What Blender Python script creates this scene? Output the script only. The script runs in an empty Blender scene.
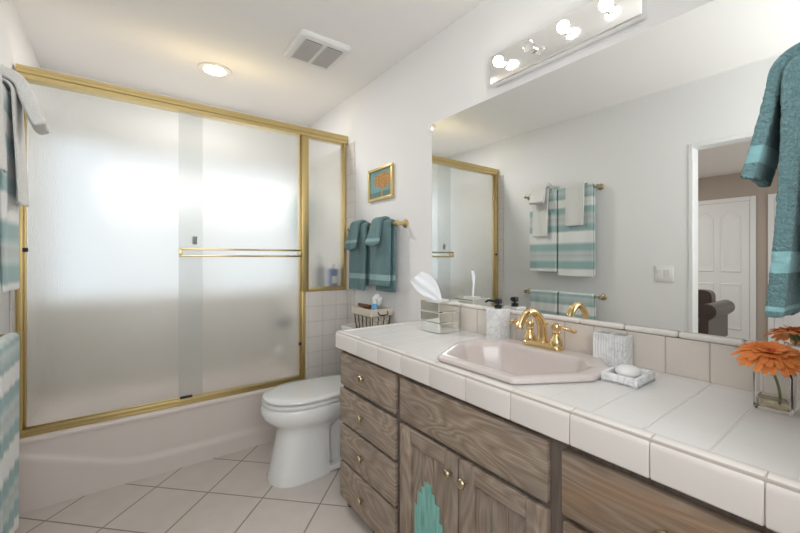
import bpy, bmesh, math, random
from math import sin, cos, pi, sqrt, radians, atan2, exp
from mathutils import Vector, Matrix, noise

random.seed(4)
sc = bpy.context.scene
C = sc.collection

# ------------------------------------------------------------------ camera, world, lights
W = 1.367          # right (mirror) wall
L = -0.43          # left wall
H = 2.44           # ceiling
YB = 3.27          # back wall behind the tub
cam_d = bpy.data.cameras.new('camera')
cam = bpy.data.objects.new('camera', cam_d); C.objects.link(cam)
cam_d.sensor_fit = 'HORIZONTAL'; cam_d.sensor_width = 36.0
cam_d.lens = 36.0 * 372 / 800
cam_d.shift_y = -8.0 / 800
cam_d.clip_start = 0.02
cam.location = (0, 0, 1.22)
cam.rotation_euler = (pi / 2, 0, -math.atan(275 / 372))
sc.camera = cam

world = bpy.data.worlds.new('world'); sc.world = world; world.use_nodes = True
bg = world.node_tree.nodes['Background']
bg.inputs['Color'].default_value = (0.75, 0.85, 1.0, 1); bg.inputs['Strength'].default_value = 0.8

vs = sc.view_settings
vs.view_transform = 'Standard'; vs.look = 'None'; vs.gamma = 1.0; vs.use_curve_mapping = False
vs.exposure = 0.55


def area(name, loc, rot, sx, sy, power, color=(1, 1, 1)):
    l = bpy.data.lights.new(name, 'AREA'); l.shape = 'RECTANGLE'; l.size = sx; l.size_y = sy
    l.energy = power; l.color = color
    o = bpy.data.objects.new(name, l); C.objects.link(o); o.location = loc; o.rotation_euler = rot
    return o


# added fill behind the camera, the can lamp over the tub, added bedroom lights
area('camera_side_fill', (0.10, -0.55, 1.60), (pi * 0.68, 0, radians(-6)), 1.1, 0.8, 15.5, (0.965, 0.985, 1))  # unseen fill aimed forward and up, added to brighten the bathroom
rl = area('shower_can_lamp', (0.468, 2.648, 2.428), (0, 0, 0), 0.13, 0.13, 8, (1, 0.98, 0.95)); rl.data.shape = 'DISK'
area('bedroom_side_fill', (-2.6, -1.35, 1.5), (pi / 2, 0, 0), 1.8, 1.3, 26, (0.95, 0.98, 1))  # added light with no window behind it, brightens bedroom and vanity front
area('bedroom_top_fill', (-2.7, 2.75, 2.42), (0, 0, 0), 1.0, 1.0, 24, (1, 0.97, 0.93))  # added light without a fixture, lifts the bedroom seen in the mirror


# ------------------------------------------------------------------ materials
def lin(c):
    c = c / 255.0
    return c / 12.92 if c <= 0.04045 else ((c + 0.055) / 1.055) ** 2.4


def rgb(r, g, b): return (lin(r), lin(g), lin(b), 1.0)


class NT:
    def __init__(s, name):
        s.m = bpy.data.materials.new(name); s.m.use_nodes = True
        s.t = s.m.node_tree; s.n = s.t.nodes
        s.b = s.n['Principled BSDF']; s.out = s.n['Material Output']

    def node(s, typ, **kw):
        n = s.n.new(typ)
        for k, v in kw.items(): setattr(n, k, v)
        return n

    def link(s, a, b): s.t.links.new(a, b)

    def put(s, sock, v):
        if hasattr(v, 'is_output') or isinstance(v, bpy.types.NodeSocket): s.link(v, sock)
        else: sock.default_value = v

    def math(s, op, a, b=0.0, c=0.0):
        n = s.node('ShaderNodeMath', operation=op)
        s.put(n.inputs[0], a); s.put(n.inputs[1], b); s.put(n.inputs[2], c)
        return n.outputs[0]

    def coords(s):
        return s.node('ShaderNodeNewGeometry').outputs['Position']

    def sep(s, v):
        n = s.node('ShaderNodeSeparateXYZ'); s.link(v, n.inputs[0]); return n.outputs

    def comb(s, x, y, z):
        n = s.node('ShaderNodeCombineXYZ')
        for i, v in enumerate((x, y, z)): s.put(n.inputs[i], v)
        return n.outputs[0]

    def scale(s, v, sx, sy, sz):
        n = s.node('ShaderNodeMapping'); s.link(v, n.inputs['Vector']); n.inputs['Scale'].default_value = (sx, sy, sz)
        return n.outputs[0]

    def noise(s, v, scale, detail=3.0, rough=0.5, dist=0.0):
        n = s.node('ShaderNodeTexNoise'); s.link(v, n.inputs['Vector'])
        n.inputs['Scale'].default_value = scale; n.inputs['Detail'].default_value = detail
        n.inputs['Roughness'].default_value = rough; n.inputs['Distortion'].default_value = dist
        return n.outputs['Fac']

    def ramp(s, f, stops, interp='LINEAR'):
        n = s.node('ShaderNodeValToRGB'); s.put(n.inputs[0], f)
        cr = n.color_ramp; cr.interpolation = interp
        while len(cr.elements) < len(stops): cr.elements.new(0.5)
        for e, (p, c) in zip(cr.elements, stops): e.position = p; e.color = c
        return n.outputs[0]

    def mix(s, f, a, b, mode='MIX'):
        n = s.node('ShaderNodeMix', data_type='RGBA', blend_type=mode)
        s.put(n.inputs[0], f); s.put(n.inputs[6], a); s.put(n.inputs[7], b)
        return n.outputs[2]

    def bump(s, h, strength, dist):
        n = s.node('ShaderNodeBump'); n.inputs['Strength'].default_value = strength; n.inputs['Distance'].default_value = dist
        s.link(h, n.inputs['Height']); s.link(n.outputs[0], s.b.inputs['Normal'])
        return n.outputs[0]

    def set(s, **kw):
        names = dict(color='Base Color', rough='Roughness', metal='Metallic', trans='Transmission Weight', ior='IOR', spec='Specular IOR Level',
                     coat='Coat Weight', sheen='Sheen Weight', emit='Emission Color', emits='Emission Strength', sss='Subsurface Weight')
        for k, v in kw.items(): s.put(s.b.inputs[names[k]], v)
        return s


def simple(name, col, rough=0.5, metal=0.0, **kw):
    m = NT(name); m.set(color=col, rough=rough, metal=metal, **kw)
    return m.m


def bumpy(name, col, rough, nscale, strength, dist, var=0.0, **kw):
    m = NT(name); m.set(color=col, rough=rough, **kw); co = m.coords()
    h = m.noise(co, nscale, 3)
    m.bump(h, strength, dist)
    if var:
        c2 = tuple(v * (1 - var) for v in col[:3]) + (1,)
        m.set(color=m.mix(m.noise(co, 3, 2), c2, col))
    return m.m


def tiled(name, col, grout, su, sv, ou=0, ov=0, plane='xy', rot=0.0, rough=0.25, var=0.06, gw=0.004, bump=0.4, cloud=0.05, col2=None, faint=0.0):
    m = NT(name); co = m.coords(); x, y, z = m.sep(co)
    a, b = {'xy': (x, y), 'xz': (x, z), 'yz': (y, z)}[plane]
    if rot:
        ca, sa = cos(rot), sin(rot)
        a, b = (m.math('ADD', m.math('MULTIPLY', a, ca), m.math('MULTIPLY', b, -sa)),
                m.math('ADD', m.math('MULTIPLY', a, sa), m.math('MULTIPLY', b, ca)))
    u = m.math('DIVIDE', m.math('SUBTRACT', a, ou), su); v = m.math('DIVIDE', m.math('SUBTRACT', b, ov), sv)
    du = m.math('MULTIPLY', m.math('PINGPONG', u, 0.5), su); dv = m.math('MULTIPLY', m.math('PINGPONG', v, 0.5), sv)
    d = m.math('MINIMUM', m.math('ADD', du, faint), dv)
    mr = m.node('ShaderNodeMapRange', interpolation_type='SMOOTHSTEP')
    m.link(d, mr.inputs[0]); mr.inputs[1].default_value = gw * 0.35; mr.inputs[2].default_value = gw * 0.75
    mask = mr.outputs[0]
    wn = m.node('ShaderNodeTexWhiteNoise', noise_dimensions='2D')
    m.link(m.comb(m.math('FLOOR', u), m.math('FLOOR', v), 0.0), wn.inputs['Vector'])
    dark = tuple(c * (1 - var) for c in col[:3]) + (1,)
    tcol = m.mix(wn.outputs['Value'], dark, col)
    cl = m.noise(co, 9, 4, 0.6)
    tcol = m.mix(m.math('MULTIPLY', cl, 1.0), tcol, col2 or tuple(c * (1 - cloud * 2) for c in col[:3]) + (1,))
    m.set(color=m.mix(mask, grout, tcol), rough=m.math('ADD', m.math('MULTIPLY', m.math('SUBTRACT', 1.0, mask), 0.5), rough))
    mr2 = m.node('ShaderNodeMapRange', interpolation_type='SMOOTHSTEP')
    m.link(d, mr2.inputs[0]); mr2.inputs[1].default_value = 0; mr2.inputs[2].default_value = gw * 1.3
    m.bump(m.math('ADD', mr2.outputs[0], m.math('MULTIPLY', cl, 0.08)), bump, 0.003)
    return m.m


def wood(name, grain='y', c_dark=(114, 98, 84), c_mid=(152, 134, 117), c_light=(192, 178, 163), tint=None, seed=0.0):
    m = NT(name); co = m.coords(); x, y, z = m.sep(co)
    g, t = (y, z) if grain == 'y' else (z, y)
    off = m.math('ADD', x, seed)
    v1 = m.comb(m.math('MULTIPLY', g, 2.2), m.math('MULTIPLY', t, 9.0), off)
    n1 = m.noise(v1, 1.0, 2.0, 0.45, 0.3)
    bands = m.math('PINGPONG', m.math('MULTIPLY', n1, 26.0), 1.0)
    v2 = m.comb(m.math('MULTIPLY', g, 5.0), m.math('MULTIPLY', t, 260.0), off)
    fine = m.noise(v2, 1.0, 3.0, 0.6)
    f = m.math('ADD', m.math('MULTIPLY', bands, 0.30), m.math('MULTIPLY', fine, 0.72))
    colr = m.ramp(f, [(0.12, rgb(*c_dark)), (0.45, rgb(*c_mid)), (0.85, rgb(*c_light))])
    patch = m.noise(m.comb(m.math('MULTIPLY', g, 3.0), m.math('MULTIPLY', t, 12.0), off), 1.0, 3.0, 0.55)
    tc = rgb(*(tint or (132, 122, 115)))
    colr = m.mix(m.ramp(patch, [(0.42, (0, 0, 0, 1)), (0.68, (0.55, 0.55, 0.55, 1))]), colr, tc)
    m.set(color=colr, rough=0.55)
    m.bump(f, 0.35, 0.002)
    return m.m


def terry(name, col, nscale=260, strength=0.9, dist=0.006, band=None, stripes=None, light=None):
    """towel cloth; band = list of (z0, z1) smooth dobby bands, stripes = list of ramp stops over object z"""
    m = NT(name); co = m.coords(); x, y, z = m.sep(co)
    n = m.noise(co, nscale, 2.0, 0.7)
    base = col
    h = n
    if stripes:
        z0, z1, stops, interp = stripes
        f = m.math('DIVIDE', m.math('SUBTRACT', z, z0), z1 - z0)
        base = m.ramp(f, stops, interp)
    else:
        dk = tuple(c * 0.72 for c in col[:3]) + (1,)
        base = m.mix(m.ramp(n, [(0.35, (0, 0, 0, 1)), (0.65, (1, 1, 1, 1))]), dk, col)
    if band:
        mask = None
        for a, b in band:
            k = m.math('MULTIPLY', m.math('GREATER_THAN', z, a), m.math('LESS_THAN', z, b))
            mask = k if mask is None else m.math('MAXIMUM', mask, k)
        base = m.mix(mask, base, light or col)
        h = m.math('MULTIPLY', n, m.math('SUBTRACT', 1.0, m.math('MULTIPLY', mask, 0.85)))
    m.set(color=base, rough=0.95, sheen=0.25, spec=0.1)
    m.bump(h, strength, dist)
    return m.m


def marble(name):
    m = NT(name); co = m.coords()
    n = m.noise(co, 14, 5, 0.6, 1.4)
    vein = m.math('ABSOLUTE', m.math('SUBTRACT', n, 0.5))
    c = m.ramp(vein, [(0.0, rgb(214, 216, 220)), (0.03, rgb(232, 233, 234)), (0.10, rgb(240, 240, 240))])
    m.set(color=c, rough=0.25)
    return m.m


M = {}
M['wall'] = bumpy('wall_paint', rgb(236, 235, 234), 0.75, 95, 0.14, 0.004)
M['ceil'] = bumpy('ceiling_paint', rgb(242, 239, 236), 0.85, 60, 0.1, 0.004)
M['taupe'] = bumpy('bedroom_taupe_paint', rgb(176, 163, 152), 0.8, 80, 0.1, 0.003)
M['carpet'] = bumpy('bedroom_carpet', rgb(170, 158, 144), 0.95, 300, 0.7, 0.006, 0.15)
M['white_paint'] = simple('white_gloss_paint', rgb(232, 232, 231), 0.35)
M['floor'] = tiled('floor_tile', rgb(229, 221, 214), rgb(156, 144, 133), 0.305, 0.305, 0.565 * cos(pi/4) - 1.94 * sin(pi/4), 0.565 * sin(pi/4) + 1.94 * cos(pi/4),
                   'xy', pi / 4, 0.3, 0.04, 0.0065, 0.3, 0.05, rgb(208, 198, 189))
TILE_C = rgb(222, 217, 210)
GROUT_C = rgb(190, 183, 175)
M['tile_xz'] = tiled('wall_tile_front', TILE_C, GROUT_C, 0.108, 0.108, 1.367, 0.985, 'xz', 0, 0.16, 0.03, 0.0035, 0.5)
M['tile_yz'] = tiled('wall_tile_side', TILE_C, GROUT_C, 0.108, 0.108, 2.46, 0.985, 'yz', 0, 0.16, 0.03, 0.0035, 0.5)
M['tile_xy'] = tiled('wall_tile_top', TILE_C, GROUT_C, 0.108, 0.108, 1.367, 2.46, 'xy', 0, 0.16, 0.03, 0.0035, 0.5)
M['counter'] = tiled('counter_tile', rgb(234, 233, 231), rgb(216, 211, 205), 0.109, 0.109, 0.964, 0.322 - 0.109 * 3, 'xy', 0, 0.2, 0.02, 0.0026, 0.35, 0.03, None, 0.0009)
M['cap'] = bumpy('counter_cap_tile', rgb(231, 226, 221), 0.18, 25, 0.06, 0.004)
M['grout'] = simple('grout', rgb(200, 192, 184), 0.9)
M['bsplash'] = tiled('backsplash_tile', rgb(228, 220, 211), rgb(190, 178, 167), 0.1095, 0.125, 0.329, 0.859, 'yz', 0, 0.2, 0.03, 0.003, 0.5, 0.03)
M['wood_y'] = wood('driftwood_oak_horizontal', 'y')
M['wood_z'] = wood('driftwood_oak_vertical', 'z')
M['wood_warm'] = wood('driftwood_oak_warm', 'y', (108, 92, 78), (142, 126, 110), (176, 164, 150), (164, 126, 92), 3.0)
M['wood_dark'] = wood('driftwood_oak_frame', 'z', (92, 80, 72), (118, 106, 98), (142, 132, 124))
mt = NT('teal_motif_paint'); co = mt.coords(); x_, y_, z_ = mt.sep(co)
nn = mt.noise(mt.comb(0.0, mt.math('MULTIPLY', y_, 160.0), mt.math('MULTIPLY', z_, 9.0)), 1.0, 3, 0.6)
mt.set(color=mt.ramp(nn, [(0.3, rgb(104, 158, 150)), (0.5, rgb(134, 196, 186)), (0.7, rgb(158, 210, 202))]), rough=0.6); mt.bump(nn, 0.3, 0.002)
M['motif'] = mt.m
M['gold'] = simple('polished_gold', rgb(214, 190, 136), 0.28, 1.0)
M['gold_satin'] = bumpy('satin_gold_frame', rgb(210, 188, 134), 0.42, 8, 0.02, 0.01, 0, metal=1.0)
M['brass'] = simple('polished_brass', rgb(230, 202, 150), 0.14, 1.0)
M['antique'] = simple('antique_brass', rgb(180, 168, 142), 0.3, 1.0)
M['tub'] = bumpy('tub_enamel', rgb(226, 216, 210), 0.2, 5, 0.01, 0.01, 0, coat=0.3)
M['sink'] = simple('sink_porcelain', rgb(212, 202, 198), 0.2, 0.0, coat=0.1)
M['porcelain'] = simple('white_porcelain', rgb(236, 237, 236), 0.1, 0.0, coat=0.4)
M['seam'] = simple('dark_gap', rgb(60, 60, 60), 0.8)
M['mirror'] = simple('mirror_silver', (0.86, 0.88, 0.865, 1), 0.0, 1.0)
M['mirror_box'] = simple('mirror_panel', (0.82, 0.83, 0.79, 1), 0.03, 1.0)
M['chrome'] = simple('chrome', (0.8, 0.8, 0.8, 1), 0.08, 1.0)
M['plate'] = simple('chrome_light_plate', (0.95, 0.95, 0.93, 1), 0.16, 1.0)
M['black'] = simple('black_plastic', rgb(24, 24, 25), 0.4)
M['greyp'] = simple('grey_plastic', rgb(140, 148, 146), 0.45)
M['rubber'] = simple('dark_rubber', rgb(50, 50, 52), 0.7)
M['marble'] = marble('white_marble')
M['white_plastic'] = simple('white_plastic', rgb(232, 231, 228), 0.4)
M['vent_grey'] = simple('vent_grille_plastic', rgb(196, 192, 188), 0.5)
M['vent_dark'] = simple('vent_cavity', rgb(120, 116, 112), 0.8)
M['bulb_on'] = simple('lit_bulb_glass', (1, 1, 1, 1), 0.3, 0, emit=(1, 0.95, 0.86, 1), emits=15.0)
M['bulb_off'] = NT('clear_bulb_glass').set(color=(1, 1, 1, 1), rough=0.0, trans=1.0, ior=1.3).m
M['lens'] = simple('lit_ceiling_lens', (1, 1, 1, 1), 0.4, 0, emit=(1, 0.94, 0.82, 1), emits=3.0)
M['tissue'] = simple('white_tissue', rgb(240, 242, 246), 0.9, 0, sheen=0.1)
M['soap'] = simple('white_soap', rgb(240, 240, 240), 0.4, 0, sss=0.1)
M['linen'] = bumpy('natural_linen', rgb(214, 204, 188), 0.95, 400, 0.6, 0.004, 0.08)
M['wire'] = simple('dark_bronze_wire', rgb(70, 62, 54), 0.5, 0.6)
M['blue'] = simple('blue_plastic', rgb(52, 96, 168), 0.3)
M['sky_blue'] = simple('sky_blue_plastic', rgb(92, 158, 204), 0.3)
M['paper'] = simple('white_label_paper', rgb(226, 226, 222), 0.6)
M['grey_bottle'] = simple('slate_bottle_plastic', rgb(96, 104, 118), 0.35)
M['brown'] = simple('brown_wood_brush', rgb(96, 58, 42), 0.45)
M['bristle'] = simple('tan_bristle', rgb(160, 120, 88), 0.8)
M['leather'] = bumpy('dark_brown_leather', rgb(74, 61, 56), 0.3, 40, 0.2, 0.006)
M['petal'] = bumpy('orange_petal', rgb(248, 142, 68), 0.6, 60, 0.2, 0.002, 0.2, sss=0.1)
M['petal_in'] = simple('deep_orange_floret', rgb(204, 86, 40), 0.7)
M['stem'] = simple('green_stem', rgb(122, 134, 84), 0.6)
M['glass'] = NT('clear_vase_glass').set(color=(1, 1, 1, 1), rough=0.0, trans=1.0, ior=1.30).m
M['water'] = NT('vase_water').set(color=(0.93, 0.88, 0.66, 1), rough=0.0, trans=1.0, ior=1.33).m

# obscure rain glass of the shower doors
g = NT('obscure_rain_glass'); co = g.coords()
streak = g.noise(g.scale(co, 260, 260, 170), 1.0, 2, 0.5, 0.0)
g.set(color=(0.965, 0.972, 0.965, 1), rough=0.17, trans=1.0, ior=1.42)
nrm = g.bump(streak, 0.7, 0.003)
df = g.node('ShaderNodeBsdfDiffuse'); df.inputs['Color'].default_value = (0.86, 0.90, 0.86, 1)
tl = g.node('ShaderNodeBsdfTranslucent'); tl.inputs['Color'].default_value = (0.86, 0.90, 0.86, 1)
m1 = g.node('ShaderNodeMixShader'); g.link(df.outputs[0], m1.inputs[1]); g.link(tl.outputs[0], m1.inputs[2]); m1.inputs[0].default_value = 0.5
m2 = g.node('ShaderNodeMixShader'); m2.inputs[0].default_value = 0.14; g.link(g.b.outputs[0], m2.inputs[1]); g.link(m1.outputs[0], m2.inputs[2])
g.link(m2.outputs[0], g.out.inputs['Surface'])
M['rain'] = g.m

# window pane, daylight painted into its emission: bright sky band, dimmer wall and side
p = NT('daylit_window_pane'); co = p.coords(); x_, y_, z_ = p.sep(co)
f = p.math('DIVIDE', p.math('SUBTRACT', z_, 0.99), 1.01)
lowc = p.ramp(f, [(0.0, (0.62, 0.66, 0.69, 1)), (0.45, (0.68, 0.71, 0.73, 1)), (0.60, (0.98, 0.99, 1, 1)), (0.83, (1.4, 1.4, 1.4, 1)), (0.86, (0.68, 0.70, 0.72, 1)), (1.0, (0.62, 0.64, 0.66, 1))])
side = p.math('MULTIPLY', p.math('GREATER_THAN', x_, -0.10), 1.0)
p.set(color=(0.05, 0.05, 0.05, 1), rough=0.3, emit=p.mix(side, (0.62, 0.67, 0.72, 1), lowc), emits=1.0)
M['pane'] = p.m

# towels
TEAL = rgb(110, 145, 148); TEAL_L = rgb(146, 176, 177)
M['teal'] = terry('teal_terry', TEAL, band=[(1.085, 1.12)], light=TEAL_L)
M['teal_wash'] = terry('teal_washcloth_terry', TEAL, band=[(1.325, 1.345)], light=TEAL_L)
M['teal_near'] = terry('teal_terry_near', rgb(122, 160, 164), 230, 1.0, 0.008, band=[(1.195, 1.232), (1.128, 1.136)], light=rgb(142, 188, 192))
M['teal_near_wash'] = terry('teal_washcloth_near', rgb(122, 160, 164), 230, 1.0, 0.008, band=[(1.395, 1.425)], light=rgb(134, 180, 184))
Wc = rgb(236, 237, 234); T1 = rgb(160, 187, 186); T2 = rgb(202, 214, 213); G1 = rgb(196, 200, 196)
st = [(0.0, Wc), (0.09, Wc), (0.11, T1), (0.17, T1), (0.20, T2), (0.25, G1), (0.27, T2), (0.31, T1), (0.36, T1), (0.39, Wc), (0.49, Wc), (0.51, T1),
      (0.56, T1), (0.59, T2), (0.64, G1), (0.67, T2), (0.71, T1), (0.75, T1), (0.77, Wc), (0.84, Wc), (0.86, T1), (0.93, T2), (0.96, T1), (1.0, Wc)]
M['stripe'] = terry('striped_towel', Wc, 420, 0.4, 0.004, stripes=(1.05, 1.85, st, 'LINEAR'))
st2 = st
M['stripe_low'] = terry('striped_towel_low', Wc, 420, 0.4, 0.004, stripes=(0.14, 0.94, st2, 'LINEAR'))
M['white_towel'] = terry('white_hand_towel', rgb(238, 237, 233), 380, 0.5, 0.004)
M['aqua'] = terry('aqua_washcloth', rgb(130, 190, 196))

# painting: golden tree on a teal sky
p = NT('tree_painting'); co = p.coords(); x_, y_, z_ = p.sep(co)
n1 = p.noise(co, 55, 4, 0.7)
dy = p.math('DIVIDE', p.math('SUBTRACT', y_, 2.03), 0.105); dz = p.math('DIVIDE', p.math('SUBTRACT', z_, 1.735), 0.055)
r2 = p.math('ADD', p.math('MULTIPLY', dy, dy), p.math('MULTIPLY', dz, dz))
crown = p.math('GREATER_THAN', p.math('ADD', p.math('SUBTRACT', 1.15, r2), p.math('MULTIPLY', p.math('SUBTRACT', n1, 0.5), 3.2)), 0.25)
tr = p.math('MULTIPLY', p.math('LESS_THAN', p.math('ABSOLUTE', p.math('ADD', p.math('SUBTRACT', y_, 2.035), p.math('MULTIPLY', p.math('SUBTRACT', n1, 0.5), 0.03))), 0.007), p.math('LESS_THAN', z_, 1.735))
sky = p.mix(p.noise(co, 12, 3), rgb(88, 142, 150), rgb(128, 172, 172))
sky = p.mix(p.math('LESS_THAN', z_, p.math('ADD', 1.652, p.math('MULTIPLY', n1, 0.02))), sky, rgb(96, 124, 118))
leafc = p.ramp(p.noise(co, 120, 2), [(0.35, rgb(120, 88, 62)), (0.5, rgb(196, 140, 72)), (0.65, rgb(214, 168, 96))])
p.set(color=p.mix(p.math('MAXIMUM', crown, tr), sky, leafc), rough=0.35)
M['painting'] = p.m


# ------------------------------------------------------------------ mesh helpers (all in world coordinates)
def root_loc(o):
    v = Vector((0, 0, 0))
    while o is not None: v = v + o.location; o = o.parent
    return v


def obj(name, bm, mat, parent=None, origin=None, smooth=True, mods=(), auto=35):
    me = bpy.data.meshes.new(name)
    bmesh.ops.recalc_face_normals(bm, faces=bm.faces)
    if smooth:
        lim = radians(auto)
        for fc in bm.faces: fc.smooth = True
        for e in bm.edges:
            if len(e.link_faces) != 2 or e.calc_face_angle(0.0) > lim: e.smooth = False
    o = bpy.data.objects.new(name, me); C.objects.link(o)
    if parent is not None:
        o.parent = parent; off = root_loc(parent)
    else:
        off = Vector(origin) if origin else Vector((0, 0, 0)); o.location = off
    bmesh.ops.translate(bm, verts=bm.verts, vec=-off)
    # keep object texture coordinates in the place's own frame: materials use Object coords, so carry the offset in the mesh only when harmless
    bm.to_mesh(me); bm.free()
    if mat is not None: me.materials.append(mat)
    for m_ in mods:
        md = o.modifiers.new(m_[0].lower(), m_[0])
        for k, v in m_[1].items(): setattr(md, k, v)
    return o


SUB1 = ('SUBSURF', dict(levels=1, render_levels=1))
SUB2 = ('SUBSURF', dict(levels=2, render_levels=2))


def tag(o, label=None, cat=None, group=None, kind=None):
    if label: o['label'] = label
    if cat: o['category'] = cat
    if group: o['group'] = group
    if kind: o['kind'] = kind
    return o


def thing(name, label, cat, loc=(0, 0, 0), group=None):
    o = bpy.data.objects.new(name, None); C.objects.link(o); o.location = loc; o.empty_display_size = 0.05
    return tag(o, label, cat, group)


def struct(name, bm, mat, parent=None, smooth=False):
    o = obj(name, bm, mat, parent, smooth=smooth)
    if parent is None: o['kind'] = 'structure'
    return o


def new(): return bmesh.new()


def box(bm, x0, x1, y0, y1, z0, z1, bev=0.0, seg=2):
    r = bmesh.ops.create_cube(bm, size=1.0)
    vs_ = r['verts']
    for v in vs_:
        v.co = Vector(((x0 + x1) / 2 + v.co.x * (x1 - x0), (y0 + y1) / 2 + v.co.y * (y1 - y0), (z0 + z1) / 2 + v.co.z * (z1 - z0)))
    if bev > 0:
        es = list({e for v in vs_ for e in v.link_edges})
        bmesh.ops.bevel(bm, geom=es, offset=bev, segments=seg, affect='EDGES', profile=0.5)
    return bm


def B(*a, **k): return box(new(), *a, **k)


def frame_of(d):
    d = d.normalized(); up = Vector((0, 0, 1)) if abs(d.z) < 0.9 else Vector((1, 0, 0))
    a = d.cross(up).normalized(); b = d.cross(a).normalized()
    return a, b


def loft(bm, rings, cap0=True, cap1=True, closed=True):
    vr = [[bm.verts.new(p_) for p_ in r] for r in rings]
    n = len(vr[0])
    for i in range(len(vr) - 1):
        for j in range(n if closed else n - 1):
            k = (j + 1) % n
            bm.faces.new((vr[i][j], vr[i][k], vr[i + 1][k], vr[i + 1][j]))
    if cap0: bm.faces.new(list(reversed(vr[0])))
    if cap1: bm.faces.new(vr[-1])
    return vr


def tube(bm, pts, r, seg=12, cap=True, squash=1.0):
    pts = [Vector(p_) for p_ in pts]
    rs = r if isinstance(r, (list, tuple)) else [r] * len(pts)
    rings = []; a = None
    for i, p_ in enumerate(pts):
        d = (pts[min(i + 1, len(pts) - 1)] - pts[max(i - 1, 0)]).normalized()
        if a is None: a, b = frame_of(d)
        else:
            a = (a - d * a.dot(d)).normalized(); b = d.cross(a).normalized()
        rings.append([p_ + a * (rs[i] * cos(2 * pi * k / seg)) + b * (rs[i] * squash * sin(2 * pi * k / seg)) for k in range(seg)])
    loft(bm, rings, cap, cap)
    return bm


def lathe(bm, prof, center, axis=(0, 0, 1), seg=32, cap=True):
    ax = Vector(axis).normalized(); a, b = frame_of(ax); c = Vector(center)
    loft(bm, [[c + ax * h + a * (r * cos(2 * pi * k / seg)) + b * (r * sin(2 * pi * k / seg)) for k in range(seg)] for r, h in prof], cap, cap)
    return bm


def ball(bm, c, r, u=20, v=12, sx=1, sy=1, sz=1):
    res = bmesh.ops.create_uvsphere(bm, u_segments=u, v_segments=v, radius=r)
    for q in res['verts']: q.co = Vector((c[0] + q.co.x * sx, c[1] + q.co.y * sy, c[2] + q.co.z * sz))
    return bm


def bez(p0, p1, p2, p3, n):
    p0, p1, p2, p3 = map(Vector, (p0, p1, p2, p3))
    return [p0 * (1 - t) ** 3 + p1 * 3 * t * (1 - t) ** 2 + p2 * 3 * t * t * (1 - t) + p3 * t ** 3 for t in [i / n for i in range(n + 1)]]


def rpoly(pts, r, k=5, sub=4):
    """rounded polygon in 2D: per corner an arc of k+1 points, sub points between"""
    out = []; n = len(pts); arcs = []
    for i in range(n):
        p0 = Vector(pts[i - 1]); p1 = Vector(pts[i]); p2 = Vector(pts[(i + 1) % n])
        a = (p0 - p1).normalized(); b = (p2 - p1).normalized()
        ang = math.acos(max(-1, min(1, a.dot(b)))); t = r / math.tan(ang / 2)
        q0 = p1 + a * t; q1 = p1 + b * t
        arcs.append([(q0 * (1 - s) ** 2 + p1 * 2 * s * (1 - s) + q1 * s * s) for s in [j / k for j in range(k + 1)]])
    for i in range(n):
        out += arcs[i]
        e = arcs[i][-1]; f_ = arcs[(i + 1) % n][0]
        out += [e.lerp(f_, j / (sub + 1)) for j in range(1, sub + 1)]
    return out


def prism(bm, pts2, fn, a, b):
    """extrude 2D outline between fn(p,a) and fn(p,b)"""
    loft(bm, [[fn(p_, a) for p_ in pts2], [fn(p_, b) for p_ in pts2]])
    return bm


# ------------------------------------------------------------------ room shell
struct('floor', B(L - 0.1, W + 0.1, -1.1, YB + 0.1, -0.1, 0.0), M['floor'])
struct('ceiling', B(L, W + 0.1, -1.1, YB + 0.1, H, H + 0.1), M['ceil'])
struct('wall_right', B(W, W + 0.1, -1.1, YB + 0.1, 0, H), M['wall'])
DY0, DY1, DZ = 0.10, 0.867, 1.99
bm = new()
box(bm, L - 0.1, L, -1.1, DY0, 0, H); box(bm, L - 0.1, L, DY1, YB + 0.1, 0, H); box(bm, L - 0.1, L, DY0, DY1, DZ, H)
struct('wall_left', bm, M['wall'])
WX0, WX1, WZ0, WZ1 = -0.415, 1.28, 0.942, 2.05
bm = new()
box(bm, L, WX0, YB, YB + 0.1, 0, H); box(bm, WX1, W, YB, YB + 0.1, 0, H)
box(bm, WX0, WX1, YB, YB + 0.1, 0, WZ0); box(bm, WX0, WX1, YB, YB + 0.1, WZ1, H)
struct('wall_back', bm, M['wall'])
struct('wall_near', B(L, 0.80, -1.1, -1.0, 0, H), M['wall'])
struct('wall_nook', B(0.80, W, -1.1, 0.02, 0, H), M['wall'])
# doorway casing
bm = new()
for (y0, y1, z0, z1) in ((DY0 - 0.022, DY0 + 0.006, 0, DZ + 0.022), (DY1 - 0.006, DY1 + 0.022, 0, DZ + 0.022), (DY0 + 0.006, DY1 - 0.006, DZ - 0.006, DZ + 0.022)):
    box(bm, L - 0.106, L + 0.006, y0, y1, z0, z1, 0.004)
struct('trim_1', bm, M['white_paint'])
# window
wf = new()
for (x0, x1, z0, z1) in ((WX0, WX0 + 0.015, WZ0, WZ1), (WX1 - 0.03, WX1, WZ0, WZ1), (WX0 + 0.015, WX1 - 0.03, WZ0, WZ0 + 0.015), (WX0 + 0.015, WX1 - 0.03, WZ1 - 0.03, WZ1), (0.50, 0.54, WZ0 + 0.015, WZ1 - 0.03)):
    box(wf, x0, x1, YB + 0.02, YB + 0.07, z0, z1)
win = struct('window_1', wf, M['white_paint'])
obj('pane', B(WX0 + 0.015, WX1 - 0.03, YB + 0.04, YB + 0.05, WZ0 + 0.015, WZ1 - 0.03), M['pane'], win, smooth=False)

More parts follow.
